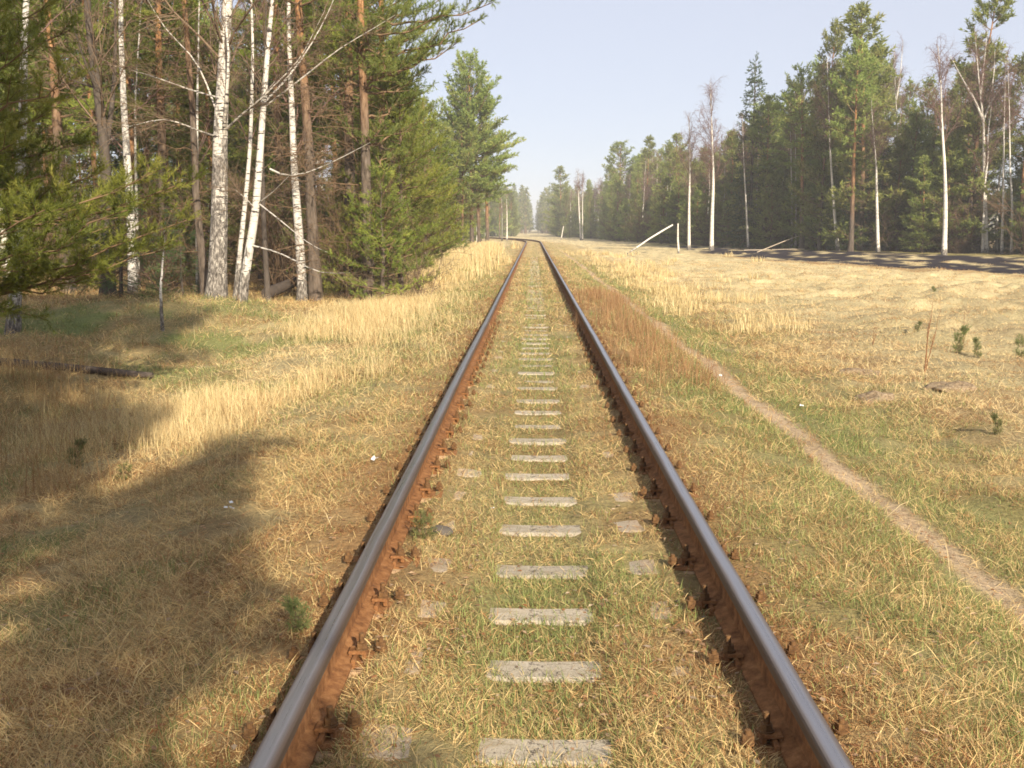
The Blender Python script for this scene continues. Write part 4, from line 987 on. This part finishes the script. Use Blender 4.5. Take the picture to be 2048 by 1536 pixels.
# near pine at the left edge: its trunk is out of frame, its boughs reach in
def bough_pine():
    g = np.random.default_rng(808); Y0 = 10.5
    base = Vector((-6.9, Y0, h1(-6.9, Y0)-.05)); r = empty('pine_tree', base)
    T = MB(); P = trunk_path(9.5, g, .03, 14); T.tube(P, .15*(1-.85*np.clip(P[:, 2]/9.5, 0, 1)), 12, cap=False)
    link('trunk', T.mesh('trunk', [M['bark_pine']]), r)
    C = MB(); SA, SB, R1, R2, TP, TD, TT = [], [], [], [], [], [], []
    targets = [(350, 372, 10.2), (375, 440, 10.8), (300, 345, 9.8), (255, 420, 9.4), (200, 345, 10.9), (150, 470, 10.0), (330, 500, 11.0), (90, 420, 9.0), (110, 345, 10.2), (60, 520, 9.6), (270, 500, 11.4), (180, 540, 10.9),
               (140, 60, 10.4), (130, 150, 9.9), (90, 230, 10.8), (150, 290, 11.2), (60, 90, 9.6), (40, 180, 10.6), (100, 10, 11.4), (20, 290, 9.8), (70, 330, 11.0), (30, 380, 11.6), (0, 60, 10.2), (30, -20, 11.0), (120, -60, 10.8), (-40, 130, 11.5), (-60, 240, 11.2), (390, 360, 10.9), (240, 370, 11.6)]
    for (px, py, Y) in targets:
        e = np.array(tuple(at(px, py, Y)-base)); z0 = max(.6, e[2]-g.uniform(.0, .5)); p0 = along(P, z0)
        m = 9; s = np.linspace(0, 1, m)[:, None]; pts = p0*(1-s)+e*s; pts[:, 2] += -.25*np.sin(s[:, 0]*math.pi)*np.linalg.norm(e-p0)*.35
        pts[1:-1] += g.normal(size=(m-2, 3))*.04; Lb = np.linalg.norm(e-p0)
        rr = .015*(1-.85*s[:, 0])+.003
        SA += list(pts[:-1]); SB += list(pts[1:]); R1 += list(rr[:-1]); R2 += list(rr[1:]); tb = g.uniform(.3, .75)
        for j, q in enumerate(np.arange(.30, 1.0, .055)):
            sg = 1 if j % 2 else -1; idx = q*(m-1); i0 = int(idx); fr = idx-i0; a_ = pts[i0]*(1-fr)+pts[min(i0+1, m-1)]*fr
            dr = nrm(pts[min(i0+1, m-1)]-pts[i0]); lat = np.array([-dr[1], dr[0], 0])*sg
            tl = (.25+.8*(1-q))*g.uniform(.6, 1.1); td = nrm(dr*.8+lat*g.uniform(.6, 1.)+np.array([0, 0, g.uniform(-.1, .45)])); b_ = a_+td*tl
            SA.append(a_); SB.append(b_); R1.append(.005); R2.append(.0025)
            for e_ in range(int(tl/.085)+1):
                f_ = (e_+1)/(int(tl/.085)+1); pp = a_+(b_-a_)*f_
                for w_ in range(2):
                    TP.append(pp); TD.append(nrm(td+g.normal(size=3)*.6+np.array([0, 0, .45]))); TT.append(tb+g.normal()*.15)
        for e_ in range(4): TP.append(pts[-1]); TD.append(nrm(pts[-1]-pts[-2]+g.normal(size=3)*.4+np.array([0, 0, .3]))); TT.append(tb+.15)
    C.segs(SA, SB, R1, R2, 5, 0)
    C.needles(TP, TD, .17, 34, .062, .0062, g, 1, (.35, .95), np.clip(TT, 0, 1))
    link('crown', C.mesh('crown', [M['branch_pine'], M['pine_near']]), r)
    tag(r, 'near pine whose green boughs reach in from the left edge of the photo', 'pine tree')
bough_pine()

# the long bough of the tall pine hanging into the sky belongs to a nearer pine of the edge
def reaching_pine():
    g = np.random.default_rng(909); Y0 = 27.0
    p = at(735, 457, Y0); base = Vector((p.x, Y0, h1(p.x, Y0)-.05)); r = empty('pine_tree', base)
    T = MB(); P = trunk_path(13.5, g, .03, 16); T.tube(P, .16*(1-.85*np.clip(P[:, 2]/13.5, 0, 1)), 12, cap=False)
    link('trunk', T.mesh('trunk', [M['bark_pine']]), r)
    C = MB(); SA, SB, R1, R2, TP, TD, TT = [], [], [], [], [], [], []
    targets = [(985, 5, 26.5, 1.1), (960, 40, 26.8, .9), (915, 85, 27.0, .8), (890, 30, 26.2, .7), (850, 110, 27.4, 1.0), (840, 150, 27.8, .7), (845, 60, 28, .8), (810, 20, 27.2, 1), (800, 90, 26.6, .7), (830, 190, 27.2, .6), (845, 235, 27.9, .35), (800, 170, 28.3, .8), (770, 130, 26.2, .8),
               (700, 60, 26, .8), (670, 130, 28, .7), (690, 0, 28, .8), (760, -60, 27, 1.0), (850, -80, 27, 1.0), (930, -90, 26.4, 1.0), (700, -120, 27, 1.0), (760, 260, 26.6, .6), (800, 300, 28.2, .6), (680, 240, 28, .4), (640, 60, 27, .6), (740, 40, 25.5, .7)]
    for (px, py, Y, rich) in targets:
        e = np.array(tuple(at(px, py, Y)-base)); z0 = max(2.0, e[2]-g.uniform(.2, .9)); p0 = along(P, z0)
        m = 9; s = np.linspace(0, 1, m)[:, None]; pts = p0*(1-s)+e*s; pts[:, 2] -= .15*np.sin(s[:, 0]*math.pi)*np.linalg.norm(e-p0)*.5
        pts[1:-1] += g.normal(size=(m-2, 3))*.05
        rr = .035*(1-.85*s[:, 0])+.004
        SA += list(pts[:-1]); SB += list(pts[1:]); R1 += list(rr[:-1]); R2 += list(rr[1:]); tb = g.uniform(.2, .6)
        for j, q in enumerate(np.arange(.36, 1.0, .05)):
            sg = 1 if j % 2 else -1; idx = q*(m-1); i0 = int(idx); fr = idx-i0; a_ = pts[i0]*(1-fr)+pts[min(i0+1, m-1)]*fr
            dr = nrm(pts[min(i0+1, m-1)]-pts[i0]); lat = np.array([-dr[1], dr[0], 0])*sg
            tl = (.22+.8*(1-q))*g.uniform(.6, 1.1); td = nrm(dr*.7+lat*g.uniform(.4, 1.)+np.array([0, 0, g.uniform(-.1, .7)])); b_ = a_+td*tl
            SA.append(a_); SB.append(b_); R1.append(.010); R2.append(.005)
            if g.random() > rich+.1: continue
            for e_ in range(int(tl/.12)+1):
                f_ = (e_+1)/(int(tl/.12)+1); pp = a_+(b_-a_)*f_
                for w_ in range(2): TP.append(pp); TD.append(nrm(td+g.normal(size=3)*.55+np.array([0, 0, .5]))); TT.append(tb+g.normal()*.15)
        for e_ in range(4): TP.append(pts[-1]); TD.append(nrm(pts[-1]-pts[-2]+g.normal(size=3)*.4+np.array([0, 0, .3]))); TT.append(tb+.15)
    C.segs(SA, SB, R1, R2, 4, 0)
    C.needles(TP, TD, .18, 26, .08, .012, g, 1, (.35, .95), np.clip(TT, 0, 1))
    link('crown', C.mesh('crown', [M['branch_pine'], M['pine']]), r)
    tag(r, 'pine whose long bough hangs out over the sky at the top of the left wood', 'pine tree')
reaching_pine()

# pine pair standing apart at the left beyond the tall grass
pA = conifer(571, 15.2, 4.2, 4.3, .19, shape='mature', dens=1.25)
pB = conifer(572, 14.0, 4.8, 3.6, .16, shape='mature', dens=1.2)
def put(parts, px, Y, label, sc=1, rz=0, nm='pine_tree', cat='pine tree', names=('trunk', 'crown')):
    p = at(px, 457, Y); return plant(nm, list(zip(names, parts)), (p.x, Y, h1(p.x, Y)-.05), rz, sc, label, cat)
put(pA, 944, 84, 'tall pine with an orange trunk standing apart at the end of the left wood', 1, .5)
put(pB, 958, 85, 'second pine just right of the tall orange one, its crown merging with it', (1, 1, .96), 2.0)
put(pB, 925, 82, 'pine with a dark grey trunk just left of the tall orange one', (.75, .75, .7), 4.0)
put(FAR['mature'][0], 975, 100, 'pine behind the pair, its crown reaching farthest right over the track', (1.2, 1.2, .8), 1.0)
put(FAR['mature'][1], 893, 90, 'shorter pine left of the standing apart pair', (1.1, 1.1, .62), 3.0)
put(FAR['young'][1], 870, 62, 'green pine left of the pair and behind the bushy pine', (1.15, 1.15, .72), 3.0, 'young_pine_tree')
put(FAR['young'][0], 905, 75, 'low green pine at the foot of the grey trunk', (.7, .7, .28), 3.0, 'young_pine_tree')
pixel_birch([(1004, 472), (1004, 430), (1003, 395)], 150, 3, 'left birch of the thin white pair beyond the left pines', 620, 8, 1.6, .5, fat=3.5)
pixel_birch([(1014, 472), (1014, 430), (1013, 390)], 148, 3.6, 'right birch of the thin white pair beyond the left pines', 621, 8, 1.6, .5, fat=3.5)

# background of the left wood
def left_back():
    g = np.random.default_rng(55); placed = []
    def ok(x, y, d):
        for (a, b) in placed:
            if (a-x)**2+(b-y)**2 < d*d: return False
        placed.append((x, y)); return True
    cnt = 0
    while cnt < 120:
        y = g.uniform(34, 92); px = g.uniform(-60, 850-(y-34)*.2); x = (px-1066)/F*y
        if not ok(x, y, 2.2): continue
        r_ = g.random(); kind = 'mature' if r_ < .45 else ('young' if r_ < .62 else ('birch' if r_ < .9 else 'spruce'))
        h = g.uniform(11, 16) if kind != 'young' else g.uniform(5, 9)
        if px > 700: h *= .8
        nm = {'young': 'smaller pine', 'mature': 'tall pine', 'spruce': 'dark spruce', 'birch': 'bare birch'}[kind]
        far_tree(kind, x, y, h, None, {'young': 'smaller pines', 'mature': 'tall pines', 'spruce': 'dark spruces', 'birch': 'bare birches'}[kind]+' deep in the left wood', wide=g.uniform(.9, 1.2)); cnt += 1
    cnt = 0
    while cnt < 30:
        y = g.uniform(30, 60); px = g.uniform(0, 830); x = (px-1066)/F*y
        if not ok(x, y, 1.3): continue
        far_tree('bush', x, y, g.uniform(2, 4.5), None, 'bare bushes of the left wood'); cnt += 1
    # the far left side receding behind the pair of pines
    cnt = 0
    while cnt < 90:
        y = g.uniform(95, 420); px = g.uniform(870, 1064); x = (px-1066)/F*y
        lim = -9.5-(y-112)*.0 if y > 112 else -5.5
        lim = min(-5.5, float(track_x(min(y, 190)))-4) if y < 190 else -5.0+.0*y
        if x > lim or not ok(x, y, 3.0): continue
        skl = np.interp(px, [870, 1000, 1030, 1050, 1060], [330, 370, 385, 395, 410]); h = ((457-skl)/F*y+1.7)*g.uniform(.8, 1)
        kind = 'young' if g.random() < .6 else ('mature' if g.random() < .5 else 'birch')
        nm = {'young': 'rounded pine', 'mature': 'tall pine', 'birch': 'bare birch'}[kind]
        far_tree(kind, x, y, min(h, 17), None, {'young': 'bushy pines', 'mature': 'tall pines', 'birch': 'bare birches'}[kind]+' of the far left wood', wide=1.3); cnt += 1
left_back()
# bare bush at the verge and the brown thicket
near_tree([bush(701, 1.5, 8, M['twig_brown'], 1.0)], 828, 27, 1, 'bare brown bush standing in the grass at the corner of the left wood', 'bare_bush', 'bush', names=('stems',))
near_tree([bush(702, 3.6, 8, M['twig_thicket'], .7)], 690, 27.5, 1, 'tall tangled bare bush in front of the stout pine', 'bare_bush', 'bush', names=('stems',))
near_tree([bush(703, 4.6, 7, M['twig_thicket'], .75)], 745, 30, 1, 'high brown thicket bush between the stout pine and the bushy pine', 'bare_bush', 'bush', names=('stems',))
near_tree([bush(704, 3.4, 6, M['twig_thicket'], .7)], 560, 29, 1, 'bare bush behind the white leaning birch', 'bare_bush', 'bush', names=('stems',))
near_tree([bush(705, 3.4, 6, M['twig_thicket'], .7)], 120, 25, 1, 'thin bare bush behind the left edge birch', 'bare_bush', 'bush', names=('stems',))

# trees just out of frame, behind and right of the camera, whose shadows fall across the left verge
for k, (x, y, h, cb_) in enumerate([(2.3, -7.6, 10.2, 4.9), (-.5, -7.6, 11.0, 5.4), (.6, -9.0, 12.2, 7.5), (4.9, -13.4, 20.5, 15.8), (2.4, -12.8, 20.5, 15.6), (.2, -12.0, 22.5, 17), (1.4, -6.7, 15.5, 12.3)]):
    tr, cr = conifer(900+k, h, cb_, 2.5, .09, shape='mature', dens=2.0)
    plant('pine_tree', [('trunk', tr), ('crown', cr)], (x, y, h1(x, y)-.05), k*1.3, 1, 'pine standing behind the camera, its crown shading the left verge', 'pine tree', 'pines behind the camera')

# far wood closing the horizon, one mass
def far_wood():
    g = np.random.default_rng(5); b = MB()
    n = 1500; Y = g.uniform(380, 640, n); X = np.where(g.random(n) < .35, g.uniform(-.12, .12, n), g.uniform(-.9, .85, n))*Y
    k = ~((X > -2.2) & (X < 3.0)) | (Y > 610); X, Y = X[k], Y[k]
    n = len(X); hh = g.uniform(13, 19, n)
    A = np.stack([X, Y, np.full(n, -.3)], 1); B = A.copy(); B[:, 2] = hh*.9
    b.segs(A, B, .18, .04, 4, 0)
    m = 150
    q = g.random((n, m)); an = g.random((n, m))*6.28; rr = (2.4*(1-q)**.7+.3)*g.random((n, m))**.5
    C = np.stack([X[:, None]+rr*np.cos(an), Y[:, None]+rr*np.sin(an), hh[:, None]*(.08+.92*q)], -1).reshape(-1, 3)
    D = g.normal(size=C.shape)+np.array([0, 0, .5])
    b.needles(C, D, .4, 3, .9, .5, g, 1, (.3, 1.2))
    tag(link('far_wood', b.mesh('far_wood', [M['branch_pine'], M['pine']])), 'distant mass of woodland closing the far end of the clearing', 'woodland', kind='stuff')
far_wood()

# ------------------------------------------------------------------ small things
def log_thing(name, pts, rads, mat, label, cat, sides=10):
    base = Vector(pts[0]); b = MB(); P = np.array([tuple(Vector(p)-base) for p in pts]); b.tube(P, rads, sides)
    o = link(name, b.mesh(name, [mat])); o.location = base; return tag(o, label, cat)
a0 = at(1250, 500, 74); a1 = at(1345, 450, 78)
a0.z = h1(a0.x, a0.y)
mid = a0.lerp(a1, .5)+Vector((0, 0, .07)); 
log_thing('broken_birch_trunk', [a0, a0.lerp(a1, .25)+Vector((0, 0, .02)), mid, a0.lerp(a1, .8)+Vector((0, 0, .04)), a1], [.035, .05, .06, .065, .06], M['bark_birch_far'], 'broken white birch trunk leaning from the grass up towards its stump', 'fallen trunk')
s0 = ground_at(1359, 78); s1 = at(1356, 447, 78)
log_thing('birch_stump', [s0-Vector((0, 0, .1)), s0.lerp(s1, .5)+Vector((-.05, 0, 0)), s1], [.09, .07, .05], M['bark_birch_far'], 'thin tall birch stump under the raised end of the broken trunk', 'stump')
s0 = on_ground(1122, 479); s1 = at(1127, 452, s0.y)
log_thing('leaning_post', [s0-Vector((0, 0, .1)), s1], [.09, .07], M['bark_birch_far'], 'pale leaning post in the grass at the far right of the track', 'post')
s0 = ground_at(1516, 78); s1 = at(1625, 462, 84)
log_thing('fallen_pole', [s0, s0.lerp(s1, .5)+Vector((0, 0, .05)), s1], [.04, .035, .02], M['branch_pale'], 'thin fallen pole slanting up into the forest edge', 'fallen pole')
s0 = ground_at(1490, 82)+Vector((0, 0, .10)); s1 = ground_at(1610, 80)+Vector((0, 0, .12))
log_thing('fallen_pole', [s0, s1], [.05, .03], M['branch_pale'], 'pale pole lying flat at the upper edge of the burnt strip', 'fallen pole')
s0 = ground_at(-60, 14.2)+Vector((0, 0, .06)); s1 = ground_at(290, 14.0)+Vector((0, 0, .06))
log_thing('fallen_log', [s0, s0.lerp(s1, .5), s1], [.07, .065, .04], M['dead_wood'], 'dark thin log lying in the shaded grass at the left edge', 'log')
s0 = ground_at(528, 27)+Vector((0, 0, .15)); s1 = ground_at(592, 28.5)+Vector((0, 0, .45))
log_thing('fallen_log', [s0, s1], [.16, .13], M['dead_wood'], 'dark fallen log behind the foot of the white leaning birch', 'log')
# two dry weeds with several stalks in the meadow
def weed(px, py_b, tops, label, w=.009):
    p = on_ground(px, py_b); b = MB()
    for (tx, ty) in tops:
        e = at(tx, ty, p.y+R.normal()*.1)-p; n = 7; s = np.linspace(0, 1, n)[:, None]; P = np.array([tuple(e)])*s+R.normal(size=(n, 3))*.012*s
        b.tube(P-np.array([0, 0, .03]), w*(1-.75*s[:, 0]), 5, cap=False)
        for k in range(9):
            q = R.uniform(.35, .98); a_ = np.array(tuple(e))*q; b.segs([a_], [a_+nrm(np.array([R.normal()*.5, R.normal()*.5, 1]))*R.uniform(.04, .12)], w*.35, w*.15, 3)
    o = link('dry_weed', b.mesh('dry_weed', [M['stem_red']])); o.location = p; tag(o, label, 'weed', 'dry weeds in the meadow')
weed(1848, 748, [(1864, 600), (1860, 640), (1872, 660)], 'tallest dry reddish weed stalk standing in the right meadow')
weed(1850, 740, [(1884, 612)], 'thinner dry stalk leaning right beside the tallest weed', .006)
weed(1926, 690, [(1930, 615), (1936, 640)], 'short dry stalk above the molehill at the right edge', .006)
weed(1410, 780, [(1428, 722)], 'short dry stalk beside the footpath', .004)
weed(1512, 725, [(1514, 700)], 'tiny dark stalk in the meadow right of the footpath', .005)
weed(1745, 690, [(1748, 648), (1754, 655)], 'greyish little stalk in the middle of the right meadow', .006)
weed(660, 700, [(688, 655)], 'thin bent stalk in the grass of the left verge', .003)
weed(1488, 1010, [(1487, 880)], 'slender brown stalk right of the right rail', .0022)
# saplings
SAP = conifer(581, .62, .10, .13, .005, near=True, shape='young', dens=2.2, mats=[M['twig_brown'], M['pine_dull']])
SAP2 = conifer(582, .5, .06, .17, .005, near=True, shape='young', dens=2.4, mats=[M['twig_brown'], M['pine_dull']])
def sapling(px, py, hpx, label, v=0):
    p = on_ground(px, py); hpx = hpx*(.78 if px > 1700 else 1); h = hpx/F*p.y; s = h/.65
    plant('pine_seedling', list(zip(('trunk', 'crown'), (SAP, SAP2)[v])), (p.x, p.y, p.z-.01), R.random()*6, (s*.7, s*.7, s) if p.y > 9 else s, label, 'pine seedling', 'pine seedlings')
sapling(150, 935, 50, 'tiny pine seedling in a lit patch near the left edge')
sapling(247, 960, 42, 'tiny pine seedling right of the lit patch at the left', 1)
sapling(600, 1262, 76, 'sparse pine seedling just left of the left rail near the bottom', 0)
sapling(845, 1072, 66, 'bushy pine seedling against the inside of the left rail', 1)
sapling(1913, 706, 62, 'slim green pine seedling in the right meadow', 0)
sapling(1957, 715, 45, 'low pine seedling right of the slim one', 0)
sapling(1996, 870, 52, 'single pine seedling near the right edge below the others', 0)
sapling(1832, 670, 32, 'small pale pine seedling left of the tall weed', 0)
sapling(1870, 590, 20, 'farthest small pine seedling in the right meadow', 0)
sapling(2040, 710, 60, 'pine seedling cut by the right edge of the photo', 1)
# stone by the left rail, molehills, bits of paper
t = NT('stone'); n_ = t.noise(t.coord('Object'), 20, 5); t.base(t.mix(n_, (.05, .042, .036), (.15, .125, .10)), .9, .2); t.bump(n_, .6, .01); M['stone'] = t.m
t = NT('loose_earth'); n_ = t.noise(t.coord('Object'), 26, 6, .7); t.base(t.ramp(n_, [(.3, (.12, .08, .045)), (.5, (.28, .20, .12)), (.7, (.44, .34, .22))]), .95, .1); t.bump(n_, 1., .03); M['earth'] = t.m
t = NT('paper'); t.base((.8, .79, .76), .8, .2); M['paper'] = t.m
def lump(name, p, rx, ry, rz, mat, label, cat, seed, group=None, rough=.25, sink=.3):
    bm = bmesh.new(); bmesh.ops.create_icosphere(bm, subdivisions=4, radius=1); g = np.random.default_rng(seed); o3 = g.random(3)*50
    for v in bm.verts:
        a = v.co; d = float(fbm(np.array([a.x*1.6+o3[0]+a.z]), np.array([a.y*1.6+o3[1]-a.z]), 4)[0])-.5; v.co = a*(1+d*rough*2.4)
        v.co = Vector((v.co.x*rx, v.co.y*ry, v.co.z*rz))
    me = bpy.data.meshes.new(name); bm.to_mesh(me); bm.free(); me.materials.append(mat)
    for f in me.polygons: f.use_smooth = True
    o = link(name, me); o.location = (p.x, p.y, p.z+rz*(1-2*sink)); o.rotation_euler = (0, 0, g.random()*6)
    return tag(o, label, cat, group)
lump('stone', on_ground(884, 1066), .07, .045, .028, M['stone'], 'dark flat stone beside the bushy seedling inside the left rail', 'stone', 1)
for k, (px, py, r_, lab) in enumerate([(1710, 748, .30, 'crumbly molehill with a dark hole in the right meadow'), (1910, 778, .28, 'molehill near the right edge below the tall weed'), (1745, 800, .26, 'low brown molehill right of the footpath')]):
    lump('molehill', on_ground(px, py), r_, r_*.8, .09, M['earth'], lab, 'molehill', 20+k, 'molehills', .55, .58)
for k, (px, py) in enumerate([(452, 1026), (462, 1016), (463, 1028), (985, 1028), (758, 925), (748, 928), (1603, 818), (1440, 757)]):
    p = on_ground(px, py); sz = .012+.006*(k % 3); b = MB(); q = p.y/6.5
    v = np.array([(-1, -.6, 0), (.2, -.8, .3), (1.1, -.1, .1), (.7, .6, .5), (-.3, .5, .2), (-.9, .4, .6)])*sz*q; b.add(np.concatenate([v, v+np.array([[0, 0, .0008]])]), [(0, 1, 2), (0, 2, 3), (0, 3, 4), (0, 4, 5), (6, 8, 7), (6, 9, 8), (6, 10, 9), (6, 11, 10)])
    o = link('paper_scrap', b.mesh('paper_scrap', [M['paper']])); o.location = p+Vector((0, 0, .035)); o.rotation_euler = (.3, .2, k)
    tag(o, ['lower left white scrap of the three in the shaded grass left of the track', 'upper white scrap of the three in the shaded grass left of the track', 'lower right white scrap of the three in the shaded grass left of the track', 'white scrap on the turf inside the left rail', 'right one of two white scraps just outside the left rail',
            'left one of two white scraps just outside the left rail', 'white scrap right of the footpath', 'white scrap on the footpath far up'][k], 'paper scrap', 'white paper scraps')
for _o in bpy.data.objects:
    if 'label' in _o and len(_o['label'].split()) > 16: print('LONG', _o['label'])
print('done', len(bpy.data.objects))

# ------------------------------------------------------------------ haze in the air
hm = bpy.data.materials.new('haze_air'); hm.use_nodes = True
hn, hl = hm.node_tree.nodes, hm.node_tree.links; hn.clear()
hv = hn.new('ShaderNodeVolumePrincipled'); ho = hn.new('ShaderNodeOutputMaterial'); hl.new(hv.outputs[0], ho.inputs['Volume'])
hv.inputs['Color'].default_value = (.96, .95, .95, 1); hv.inputs['Density'].default_value = .0009; hv.inputs['Anisotropy'].default_value = 0.0
b = MB(); b.box((-660, -95, -6), (700, 1560, 26)); hz = link('haze', b.mesh('haze', [hm])); tag(hz, 'pale spring haze in the air over the clearing', 'haze', kind='stuff')
